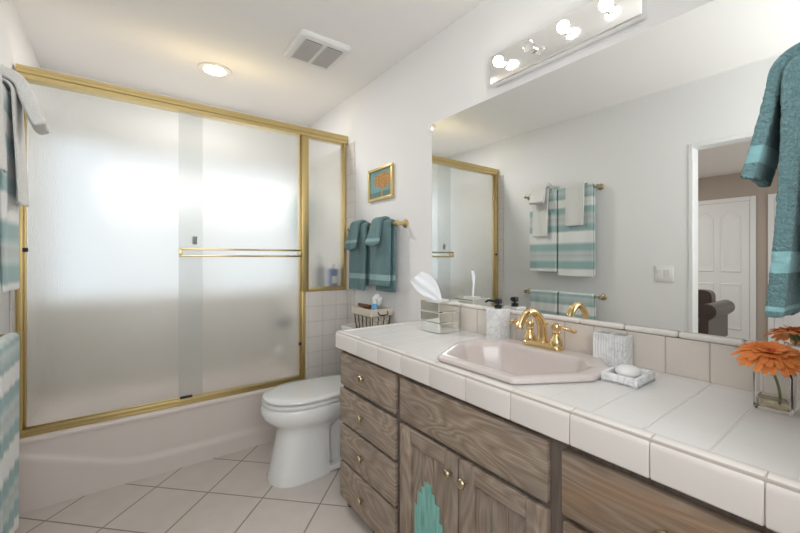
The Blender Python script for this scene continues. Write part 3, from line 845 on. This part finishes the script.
lathe(sp, [(0.014, 0.0), (0.0155, 0.006), (0.013, 0.014)], pts[-1] + Vector((0.003, 0, 0.004)), (-0.35, 0, -1), 18)
obj('spout', sp, M['brass'], t)
for s in (-1, 1):
    hy = FY + s * 0.056
    hb = lathe(new(), [(0.022, FZ + 0.014), (0.024, FZ + 0.022), (0.0205, FZ + 0.035), (0.014, FZ + 0.048), (0.0115, FZ + 0.056), (0.015, FZ + 0.060), (0.0155, FZ + 0.064), (0.012, FZ + 0.068), (0.0165, FZ + 0.076), (0.0175, FZ + 0.083), (0.014, FZ + 0.092), (0.006, FZ + 0.097)], (FX, hy, 0), seg=24)
    h_ = obj('handle', hb, M['brass'], t)
    lv = tube(new(), [(FX, hy + s * 0.010, FZ + 0.083), (FX - 0.003, hy + s * 0.03, FZ + 0.083), (FX - 0.008, hy + s * 0.055, FZ + 0.081), (FX - 0.012, hy + s * 0.075, FZ + 0.079), (FX - 0.014, hy + s * 0.082, FZ + 0.079)], [0.0065, 0.0055, 0.0075, 0.0085, 0.004], 14)
    obj('lever', lv, M['brass'], h_)
rod = tube(new(), [(FX + 0.022, FY, FZ + 0.01), (FX + 0.022, FY, FZ + 0.085)], 0.003, 10)
lathe(rod, [(0.003, FZ + 0.078), (0.008, FZ + 0.083), (0.008, FZ + 0.090), (0.003, FZ + 0.095)], (FX + 0.022, FY, 0), seg=14)
obj('lift_rod', rod, M['brass'], t)

# mirror
mo = obj('mirror', B(W - 0.006, W - 0.0005, 0.0255, 1.545, 0.9985, 1.962), M['mirror'], None, (W - 0.003, 0.8, 0.9985), smooth=False)
tag(mo, 'large frameless mirror on the wall above the vanity counter', 'mirror')

# vanity light
t = thing('vanity_light', 'mirrored chrome light bar with four globe bulbs above the mirror', 'light fixture', (W, 0.80, 2.065))
obj('back_plate', B(1.325, W - 0.0005, 0.495, 1.108, 2.0, 2.132, 0.006, 2), M['plate'], t, auto=25)
for i, y in enumerate((1.032, 0.886, 0.738, 0.588)):
    so = obj('socket', lathe(new(), [(0.017, 0.0), (0.017, 0.006), (0.011, 0.008), (0.011, 0.014)], (1.3245, y, 2.066), (-1, 0, 0), 18), M['chrome'], t)
    bm = lathe(new(), [(0.0085, 0.013)] + [(0.0215 * sin(a), 0.0375 - 0.0215 * cos(a)) for a in [0.40 + (pi - 0.42) * k / 12 for k in range(13)]], (1.3245, y, 2.066), (-1, 0, 0), 24)
    b_ = obj('bulb', bm, M['bulb_off'] if i == 1 else M['bulb_on'], t)
    b_['label'] = 'clear unlit globe bulb' if i == 1 else 'lit globe bulb'

# ceiling fixtures
t = thing('recessed_light', 'round recessed ceiling light glowing above the shower doors', 'ceiling light', (0.468, 2.648, H))
obj('trim_ring', lathe(new(), [(0.078, H - 0.0005), (0.098, H - 0.001), (0.100, H - 0.005), (0.092, H - 0.010), (0.067, H - 0.005)], (0.468, 2.648, 0), seg=40, cap=False), M['white_plastic'], t)
obj('lens', lathe(new(), [(0.066, H - 0.001), (0.066, H - 0.006), (0.05, H - 0.007)], (0.468, 2.648, 0), seg=40), M['lens'], t)
t = thing('exhaust_fan', 'white square exhaust fan cover with two grey grilles on the ceiling', 'vent', (0.905, 2.045, H))
vx0, vx1, vy0, vy1 = 0.752, 1.058, 1.888, 2.205
bp = rpoly([(vx0, vy0), (vx1, vy0), (vx1, vy1), (vx0, vy1)], 0.03, 6, 2); cv = Vector(((vx0 + vx1) / 2, (vy0 + vy1) / 2))
bm = new(); loft(bm, [[Vector((cv.x + (p_.x - cv.x) * s, cv.y + (p_.y - cv.y) * s, z)) for p_ in bp] for s, z in ((1.0, H - 0.0005), (1.0, H - 0.008), (0.94, H - 0.020), (0.9, H - 0.022))])
obj('cover', bm, M['white_plastic'], t)
for (a, b) in ((0.795, 0.892), (0.920, 1.017)):
    obj('cavity', B(a, b, 1.935, 2.160, H - 0.0235, H - 0.0215), M['vent_dark'], t, smooth=False)
    gm = new(); n = 16
    for k in range(n):
        y = 1.938 + (2.157 - 1.938) * (k + 0.5) / n
        box(gm, a, b, y - 0.0045, y + 0.0035, H - 0.0265, H - 0.0232)
    for x in (a, b): box(gm, x - 0.003, x + 0.003, 1.935, 2.160, H - 0.0268, H - 0.0232)
    obj('grille', gm, M['vent_grey'], t, smooth=False)

# picture
t = thing('framed_picture', 'small gold framed painting of a golden tree above the teal towels', 'picture', (W, 2.05, 1.715))
py0, py1, pz0, pz1 = 1.908, 2.195, 1.606, 1.822
bm = new(); fw = 0.018
for (a, b, c_, d_) in ((py0, py1, pz0, pz0 + fw), (py0, py1, pz1 - fw, pz1), (py0, py0 + fw, pz0 + fw, pz1 - fw), (py1 - fw, py1, pz0 + fw, pz1 - fw)): box(bm, W - 0.022, W - 0.0005, a, b, c_, d_, 0.003)
obj('frame', bm, M['gold_satin'], t)
obj('painting', B(W - 0.010, W - 0.006, py0 + fw - 0.002, py1 - fw + 0.002, pz0 + fw - 0.002, pz1 - fw + 0.002), M['painting'], t, smooth=False)

# light switch on the left wall
t = thing('light_switch', 'white double rocker light switch on the left wall seen in the mirror', 'switch', (L, 1.034, 1.108))
obj('cover_plate', B(L + 0.0003, L + 0.007, 0.976, 1.092, 1.050, 1.166, 0.003), M['white_plastic'], t)
for y in (1.011, 1.057):
    bm = new(); loft(bm, [[Vector((x, yy, z)) for (yy, z, x) in ((y - 0.016, 1.075, L + 0.006), (y + 0.016, 1.075, L + 0.006), (y + 0.016, 1.141, L + 0.006), (y - 0.016, 1.141, L + 0.006))],
                          [Vector((x, yy, z)) for (yy, z, x) in ((y - 0.015, 1.077, L + 0.0085), (y + 0.015, 1.077, L + 0.0085), (y + 0.015, 1.139, L + 0.013), (y - 0.015, 1.139, L + 0.013))]])
    obj('rocker', bm, M['white_plastic'], t, smooth=False)

# ------------------------------------------------------------------ toilet
TY = 2.06
t = thing('toilet', 'white two piece toilet with closed lid between the bathtub and the vanity', 'toilet', (1.0, TY, 0))


def egg(fx, hw, bx, z, n=20, bw=0.75, xc=None, p=2.2):
    """outline with a rounded front at x = fx, widest at xc, running back to x = bx"""
    xc = xc if xc is not None else fx + (bx - fx) * 0.48
    pts = []
    for i in range(n + 1):
        a = pi / 2 + pi * i / n
        ca, sa = cos(a), sin(a)
        pts.append((xc + (xc - fx) * (-1 if ca < 0 else 1) * abs(ca) ** (2 / p), hw * (1 if sa > 0 else -1) * abs(sa) ** (2 / p)))
    m_ = 6
    for i in range(1, m_ + 1): s = i / m_; pts.append((xc + (bx - xc) * s, -hw * (1 - (1 - bw) * s ** 2)))
    for i in range(m_, 0, -1): s = i / m_; pts.append((xc + (bx - xc) * s, hw * (1 - (1 - bw) * s ** 2)))
    return [Vector((x, TY + y, z)) for x, y in pts]


bm = new()
loft(bm, [egg(0.628, 0.130, 0.94, 0.0, bw=0.9), egg(0.626, 0.132, 0.94, 0.015, bw=0.9), egg(0.640, 0.126, 0.94, 0.06, bw=0.9), egg(0.660, 0.120, 0.94, 0.15, bw=0.9), egg(0.680, 0.117, 0.94, 0.24, bw=0.9),
          egg(0.682, 0.120, 0.96, 0.275, bw=0.9), egg(0.662, 0.138, 1.06, 0.30), egg(0.625, 0.163, 1.12, 0.325), egg(0.602, 0.179, 1.14, 0.352), egg(0.594, 0.184, 1.15, 0.38), egg(0.596, 0.184, 1.15, 0.40), egg(0.602, 0.180, 1.15, 0.410), egg(0.62, 0.165, 1.14, 0.4162)], True, True)
obj('bowl', bm, M['porcelain'], t, auto=60)
bm = B(0.91, 1.22, TY - 0.08, TY + 0.08, 0.03, 0.395, 0.02, 3); box(bm, 0.90, 1.20, TY - 0.118, TY + 0.118, 0.0, 0.035, 0.012, 3)
obj('trapway', bm, M['porcelain'], t)
bm = new(); loft(bm, [egg(0.65, 0.140, 1.10, 0.4165), egg(0.65, 0.140, 1.10, 0.4205), egg(0.602, 0.184, 1.124, 0.4215), egg(0.600, 0.186, 1.125, 0.425), egg(0.602, 0.185, 1.125, 0.436), egg(0.612, 0.178, 1.12, 0.439)])
obj('seat', bm, M['porcelain'], t, auto=60)
bm = new(); loft(bm, [egg(0.66, 0.140, 1.10, 0.4392), egg(0.66, 0.140, 1.10, 0.4462), egg(0.606, 0.183, 1.135, 0.4470), egg(0.604, 0.185, 1.137, 0.450), egg(0.605, 0.184, 1.136, 0.458), egg(0.609, 0.181, 1.133, 0.4615), egg(0.66, 0.145, 1.11, 0.4645), egg(0.75, 0.08, 1.0, 0.4655)])
obj('lid', bm, M['porcelain'], t, auto=60)
for y in (-0.08, 0.08): obj('hinge', B(1.105, 1.15, TY + y - 0.02, TY + y + 0.02, 0.412, 0.452, 0.006), M['porcelain'], t)
bm = new(); loft(bm, [[Vector((p_.x, p_.y, z)) for p_ in rpoly([(x0, TY - hw), (1.352, TY - hw), (1.352, TY + hw), (x0, TY + hw)], 0.03, 5, 2)] for x0, hw, z in ((1.20, 0.17, 0.396), (1.19, 0.185, 0.43), (1.182, 0.195, 0.60), (1.18, 0.198, 0.738))])
obj('tank', bm, M['porcelain'], t)
bm = new(); loft(bm, [[Vector((p_.x, p_.y, z)) for p_ in rpoly([(x0, TY - hw), (1.355, TY - hw), (1.355, TY + hw), (x0, TY + hw)], 0.03, 5, 2)] for x0, hw, z in ((1.172, 0.205, 0.7385), (1.169, 0.208, 0.744), (1.169, 0.208, 0.766), (1.175, 0.203, 0.772))])
obj('tank_lid', bm, M['porcelain'], t)
bm = lathe(new(), [(0.014, 0), (0.014, 0.01), (0.008, 0.012), (0.008, 0.02)], (1.1815, TY + 0.14, 0.69), (-1, 0, 0), 16)
tube(bm, [(1.163, TY + 0.14, 0.69), (1.160, TY + 0.10, 0.686), (1.162, TY + 0.07, 0.682)], [0.007, 0.006, 0.008], 10)
obj('flush_lever', bm, M['chrome'], t)

# wire basket with a linen liner on the tank lid
BZ = 0.7725
t = thing('wire_basket', 'dark wire basket with cream linen liner on the toilet tank lid', 'basket', (1.265, 2.015, BZ))
bx0, bx1, by0, by1, bzt = 1.192, 1.345, 1.905, 2.128, 0.905


def bring(s, z, d=0.0):
    cx_, cy_ = (bx0 + bx1) / 2, (by0 + by1) / 2; hx = (bx1 - bx0) / 2 * s + d; hy = (by1 - by0) / 2 * s + d
    return [Vector((p_.x, p_.y, z)) for p_ in rpoly([(cx_ - hx, cy_ - hy), (cx_ + hx, cy_ - hy), (cx_ + hx, cy_ + hy), (cx_ - hx, cy_ + hy)], 0.012, 4, 6)]


bm = new(); loft(bm, [bring(0.86, BZ + 0.006, -0.004), bring(0.93, 0.83, -0.004), bring(0.995, bzt - 0.004, -0.003), bring(0.985, bzt - 0.002, -0.007), bring(0.92, 0.83, -0.008), bring(0.85, BZ + 0.010, -0.009)])
obj('liner', bm, M['linen'], t)
bm = new(); loft(bm, [bring(0.97, bzt - 0.038, 0.004), bring(0.99, bzt - 0.036, 0.0075), bring(1.0, bzt - 0.015, 0.008), bring(1.0, bzt + 0.002, 0.004), bring(0.995, bzt + 0.003, -0.002), bring(0.99, bzt - 0.004, -0.004)], False, False)
obj('liner_cuff', bm, M['linen'], t, mods=(solid(0.003),))
bm = new()
for s, z in ((0.86, BZ + 0.0035), (1.0, bzt - 0.008)):
    r_ = bring(s, z, 0.001); tube(bm, r_ + [r_[0]], 0.0028, 6)
corn = [(bx0, by0), (bx1, by0), (bx1, by1), (bx0, by1)]
cc = Vector(((bx0 + bx1) / 2, (by0 + by1) / 2))
for i in range(4):
    a = Vector(corn[i]); b = Vector(corn[(i + 1) % 4]); nw_ = 4 if i % 2 else 3
    for k in range(nw_ + 1):
        p_ = a.lerp(b, 0.06 + 0.88 * k / nw_); top_ = cc + (p_ - cc) * 1.0; bot = cc + (p_ - cc) * 0.86
        tube(bm, [(bot.x, bot.y, BZ + 0.004), (top_.x, top_.y, bzt - 0.008)], 0.0025, 6)
    for k in range(nw_):   # chicken wire zigzag
        for q in range(4):
            s0 = q / 4; s1 = (q + 1) / 4
            f0, f1 = (0.0, 1.0) if q % 2 else (1.0, 0.0)
            pa = a.lerp(b, 0.06 + 0.88 * (k + f0) / nw_); pb = a.lerp(b, 0.06 + 0.88 * (k + f1) / nw_)
            wa = cc + (pa - cc) * (0.86 + 0.14 * s0); wb = cc + (pb - cc) * (0.86 + 0.14 * s1)
            tube(bm, [(wa.x, wa.y, BZ + 0.004 + (bzt - BZ - 0.04) * s0), (wb.x, wb.y, BZ + 0.004 + (bzt - BZ - 0.04) * s1)], 0.0009, 5)
obj('wire_frame', bm, M['wire'], t)
for y in (by0 - 0.006, by1 + 0.006):
    s = -1 if y < 2 else 1
    obj('handle', tube(new(), [(1.235, y, bzt - 0.01), (1.237, y + s * 0.012, bzt - 0.022), (1.245, y + s * 0.018, bzt - 0.03), (1.295, y + s * 0.018, bzt - 0.03), (1.303, y + s * 0.012, bzt - 0.022), (1.305, y, bzt - 0.01)], 0.0035, 8), M['wire'], t)
t = thing('lotion_bottle', 'small clear and sky blue bottle standing in the linen lined basket', 'bottle', (1.250, 1.955, BZ + 0.011))
obj('bottle_body', lathe(new(), [(0.02, BZ + 0.011), (0.021, BZ + 0.02), (0.021, 0.925), (0.012, 0.938), (0.012, 0.945)], (1.250, 1.955, 0), seg=20), M['sky_blue'], t)
obj('cap', lathe(new(), [(0.0145, 0.940), (0.0145, 0.965), (0.012, 0.968)], (1.250, 1.955, 0), seg=18), M['paper'], t)
t = thing('hair_brush', 'brown wooden hair brush lying across the linen lined basket', 'brush', (1.245, 2.06, 0.90))
bm = new(); loft(bm, [[Vector((1.245 + a * cos(q) , y, 0.915 + 0.012 * sin(q))) for q in [2 * pi * k / 16 for k in range(16)]] for y, a in ((2.0, 0.006), (2.006, 0.02), (2.03, 0.027), (2.07, 0.024), (2.09, 0.012), (2.14, 0.010), (2.146, 0.005))])
obj('brush_body', bm, M['brown'], t)
bm = new()
for i in range(5):
    for j in range(6): tube(bm, [(1.228 + 0.0085 * i, 2.012 + 0.011 * j, 0.903), (1.228 + 0.0085 * i, 2.012 + 0.011 * j, 0.887)], 0.0012, 5)
obj('bristles', bm, M['bristle'], t)


def crumple(bm, c, r, seed, sx=1, sy=1, sz=1):
    res = bmesh.ops.create_icosphere(bm, subdivisions=4, radius=1.0)
    for v in res['verts']:
        d = v.co.normalized(); k = 0.75 + 0.45 * noise.noise(d * 2.2 + Vector((seed, 0, 0))) + 0.22 * noise.noise(d * 5 + Vector((0, seed, 0)))
        v.co = Vector((c[0] + d.x * r * k * sx, c[1] + d.y * r * k * sy, c[2] + d.z * r * k * sz))
    return bm


tag(obj('tissue_wad', crumple(new(), (1.305, 2.01, 0.950), 0.036, 3.1, 1, 1, 1.3), M['tissue'], None, (1.30, 2.0, 0.9)), 'crumpled white tissue poking out of the linen lined basket', 'tissue')

# ------------------------------------------------------------------ countertop things
CT = CZ + 0.0008
# mirrored tissue box
t = thing('tissue_box', 'square mirrored tissue box on the far end of the tiled counter', 'tissue box', (1.245, 1.357, CT))
tx0, tx1, ty0, ty1 = 1.178, 1.312, 1.288, 1.424
bm = new()
for k in range(3): box(bm, tx0, tx1, ty0, ty1, CT + 0.050 * k + 0.0005, CT + 0.050 * (k + 1) - 0.0005, 0.004, 1)
obj('mirrored_sides', bm, M['mirror_box'], t, smooth=False)
bm = new(); lathe(bm, [(0.045, 0.0), (0.045, 0.002), (0.04, 0.0022)], (1.245, 1.356, CT + 0.1497), seg=32)
obj('opening_rim', bm, M['white_plastic'], t)
bm = new(); rows = []
bp_ = Vector((1.245, 1.356, CT + 0.148)); n, mm = 14, 16
for i in range(n + 1):
    s = i / n; row = []
    wd = 0.018 + 0.052 * sin(min(1.0, s * 1.15) * pi * 0.62) * (1 - 0.35 * s ** 3)
    cpt = bp_ + Vector((-0.085, 0.080, 0.135)) * s + Vector((0, 0, -0.016 * s * s))
    for j in range(mm + 1):
        q = j / mm * 2 - 1
        row.append(bm.verts.new(cpt + Vector((0.50, -0.44, 0.55)) * (wd * q * 0.92) + Vector((-0.62, -0.75, 0.1)) * (0.014 * (1 - q * q) * (0.3 + s) + 0.004 * sin(7 * q + 4 * s))))
    rows.append(row)
for i in range(n):
    for j in range(mm): bm.faces.new((rows[i][j], rows[i][j + 1], rows[i + 1][j + 1], rows[i + 1][j]))
tag(obj('tissue_sheet', bm, M['tissue'], None, bp_, auto=180, mods=(solid(0.0012), SUB1)), 'white tissue sheet standing up out of the mirrored box', 'tissue')

# soap dispenser
t = thing('soap_dispenser', 'square white marble soap dispenser with black pump left of the brass faucet', 'soap dispenser', (1.303, 1.045, CT))
obj('bottle_body', B(1.268, 1.338, 1.008, 1.084, CT, CT + 0.138, 0.005, 3), M['marble'], t)
bm = lathe(new(), [(0.016, CT + 0.138), (0.016, CT + 0.152), (0.006, CT + 0.154), (0.006, CT + 0.163)], (1.303, 1.045, 0), seg=20)
box(bm, 1.291, 1.315, 1.033, 1.057, CT + 0.158, CT + 0.180, 0.003)
tube(bm, [(1.296, 1.05, CT + 0.170), (1.278, 1.08, CT + 0.171), (1.272, 1.090, CT + 0.163)], [0.006, 0.005, 0.0045], 10)
obj('pump', bm, M['black'], t)

# fluted toothbrush holder
t = thing('toothbrush_holder', 'fluted white marble toothbrush holder against the backsplash right of the sink', 'toothbrush holder', (1.308, 0.578, CT))
bm = new(); hy0, hy1, hx0, hx1 = 0.526, 0.630, 1.284, 1.336
outl = [(hx1, hy1), (hx1, hy0)]
n = 72
pts = [(hx1, hy0), (hx1, hy1)]
fr = []
for k in range(n + 1):
    y = hy1 + (hy0 - hy1) * k / n; fr.append((hx0 - 0.0045 * abs(sin(pi * 12 * k / n)), y))
pl = pts + fr
loft(bm, [[Vector((x, y, CT)) for x, y in pl], [Vector((x, y, CT + 0.103)) for x, y in pl]])
obj('holder_body', bm, M['marble'], t, auto=50)
for y in (0.553, 0.602):
    obj('slot', B(1.297, 1.325, y - 0.018, y + 0.018, CT + 0.1025, CT + 0.1042, 0.0005), M['greyp'], t)

# soap dish
t = thing('soap_dish', 'square white marble soap dish in front of the fluted holder', 'soap dish', (1.17, 0.47, CT))
dx0, dx1, dy0, dy1 = 1.112, 1.236, 0.4265, 0.5235
bm = B(dx0, dx1, dy0, dy1, CT, CT + 0.008, 0.002)
for (a, b, c_, d_) in ((dx0, dx1, dy0, dy0 + 0.009), (dx0, dx1, dy1 - 0.009, dy1), (dx0, dx0 + 0.009, dy0 + 0.009, dy1 - 0.009), (dx1 - 0.009, dx1, dy0 + 0.009, dy1 - 0.009)): box(bm, a, b, c_, d_, CT + 0.002, CT + 0.027, 0.0015)
obj('dish', bm, M['marble'], t)
tag(obj('soap_bar', ball(new(), (1.174, 0.475, CT + 0.0265), 0.018, 28, 16, 2.1, 1.75, 1.0), M['soap'], None, (1.174, 0.475, CT + 0.009), auto=180), 'oval white soap bar resting in the marble dish', 'soap')

# glass bottle vase with an orange gerbera
vx, vy = 1.233, 0.180
t = thing('bud_vase', 'small square clear glass bottle vase holding the orange flower', 'vase', (vx, vy, CT))
def sq(h, r, z): return [Vector((vx + p_.x, vy + p_.y, z)) for p_ in rpoly([(-h, -h), (h, -h), (h, h), (-h, h)], r, 5, 1)]
bm = new()
loft(bm, [sq(0.031, 0.006, CT), sq(0.033, 0.006, CT + 0.003), sq(0.033, 0.006, CT + 0.084), sq(0.030, 0.008, CT + 0.092), sq(0.018, 0.0175, CT + 0.097), sq(0.0165, 0.0162, CT + 0.110), sq(0.0195, 0.0192, CT + 0.114), sq(0.0195, 0.0192, CT + 0.119),
          sq(0.014, 0.0137, CT + 0.119), sq(0.0135, 0.0132, CT + 0.098), sq(0.026, 0.008, CT + 0.089), sq(0.0295, 0.005, CT + 0.083), sq(0.0295, 0.005, CT + 0.012), sq(0.027, 0.005, CT + 0.009)])
obj('vase_body', bm, M['glass'], t, auto=40)
bm = new(); loft(bm, [sq(0.0265, 0.005, CT + 0.0095), sq(0.0292, 0.005, CT + 0.013), sq(0.0292, 0.005, CT + 0.026)])
obj('water', bm, M['water'], t, auto=40)


def gerbera(name, label, base, head, nrm, R, seed):
    rnd = random.Random(seed)
    t = thing(name, label, 'flower', base)
    head = Vector(head); nrm = Vector(nrm).normalized(); a, b = frame_of(nrm)
    obj('stem', tube(new(), bez(base, (base[0], base[1], base[2] + 0.06), head - nrm * 0.05, head - nrm * 0.004, 14), [0.0028] * 14 + [0.0045], 8), M['stem'], t)
    bm = new()
    for (cnt, r0, r1, lift, droop, wd, ph) in ((24, 0.012, R, 0.004, -0.016, 0.0076, 0.0), (20, 0.011, R * 0.84, 0.008, -0.006, 0.0072, 0.15), (18, 0.009, R * 0.62, 0.010, 0.004, 0.0065, 0.05), (16, 0.006, R * 0.42, 0.012, 0.010, 0.0045, 0.1)):
        for k in range(cnt):
            an = 2 * pi * k / cnt + ph + rnd.uniform(-0.06, 0.06); ln = r1 * rnd.uniform(0.9, 1.06); dr = droop + rnd.uniform(-0.004, 0.004)
            d = a * cos(an) + b * sin(an); s_ = nrm.cross(d)
            rws = []
            for i in range(8):
                f_ = i / 7; rad_ = r0 + (ln - r0) * f_
                w_ = wd * (0.35 + 0.65 * sin(pi * min(1, f_ * 0.62 + 0.12))) * (1 if f_ < 0.9 else 0.55)
                zc_ = lift + 0.006 * sin(pi * f_ * 0.8) + dr * f_ * f_
                rws.append([bm.verts.new(head + d * rad_ + s_ * (w_ * q) + nrm * (zc_ + 0.0018 * q * q * (1 - f_))) for q in (-1, -0.5, 0, 0.5, 1)])
            for i in range(7):
                for j in range(4): bm.faces.new((rws[i][j], rws[i][j + 1], rws[i + 1][j + 1], rws[i + 1][j]))
    obj('petals', bm, M['petal'], t, auto=180, mods=(solid(0.0007),))
    bm = new()
    ball(bm, head + nrm * 0.008, 0.011, 16, 10, 1, 1, 0.7)
    for k in range(60):
        an = 2.39996 * k; rr_ = 0.0165 * sqrt(k / 60)
        p_ = head + nrm * (0.0165 - 0.004 * k / 60) + a * (rr_ * cos(an)) + b * (rr_ * sin(an))
        tube(bm, [p_ - nrm * 0.006, p_ + nrm * 0.001 + (a * cos(an) + b * sin(an)) * 0.001], [0.0013, 0.0008], 5)
    obj('center', bm, M['petal_in'], t)
    bm = new(); lathe(bm, [(0.004, -0.012), (0.012, -0.006), (0.016, 0.004)], head, nrm, 18)
    obj('calyx', bm, M['stem'], t)


gerbera('gerbera', 'orange gerbera daisy standing in the clear square glass vase', (vx + 0.008, vy - 0.008, CT + 0.013), (1.190, 0.180, 0.996), (-0.34, -0.05, 1), 0.066, 2)

# ------------------------------------------------------------------ armchair in the bedroom
t = thing('armchair', 'dark brown leather armchair with rolled arms in the bedroom seen through the mirror', 'armchair', (-2.95, 1.66, 0))
ax0, ax1 = -3.35, -2.55
obj('seat', B(ax0 + 0.16, ax1 + 0.03, 1.40, 1.92, 0.28, 0.47, 0.04, 3), M['leather'], t)
obj('base_frame', B(ax0, ax1, 1.32, 2.0, 0.10, 0.28, 0.015), M['leather'], t)
bm = new(); loft(bm, [[Vector((ax0 + 0.02 + dx, y, z)) for (y, z) in rpoly([(1.42, 0.28), (1.90, 0.28), (1.90, 0.82), (1.42, 0.82)], 0.09, 6, 2)] for dx in (0.0, 0.03, 0.14, 0.17)])
obj('backrest', bm, M['leather'], t)
for s, yc in ((-1, 1.33), (1, 1.99)):
    bm = new(); pr = []
    cz_, r_ = 0.62, 0.085
    pr.append((yc + s * -0.055, 0.26)); pr.append((yc + s * 0.03, 0.26)); pr.append((yc + s * 0.03, 0.52))
    for k in range(15):
        a_ = -0.9 + (pi + 1.3) * k / 14
        pr.append((yc + s * (0.035 + r_ * cos(a_) * 1.0 - 0.02), cz_ + r_ * sin(a_)))
    pr.append((yc - s * 0.055, 0.52))
    loft(bm, [[Vector((x, y, z)) for y, z in pr] for x in (ax0 + 0.03, ax1 - 0.02, ax1)])
    ar = obj('arm', bm, M['leather'], t)
    cb = new(); lathe(cb, [(r_ * 0.86, 0.0), (r_ * 0.86, 0.006), (r_ * 0.6, 0.012), (r_ * 0.5, 0.008), (r_ * 0.25, 0.012)], (ax1, yc + s * 0.015, cz_), (1, 0, 0), 24)
    obj('arm_scroll', cb, M['leather'], ar)
for x in (ax0 + 0.06, ax1 - 0.06):
    for y in (1.37, 1.95):
        obj('leg', lathe(new(), [(0.018, 0.0), (0.03, 0.04), (0.032, 0.10)], (x, y, 0), seg=16), M['brown'], t)
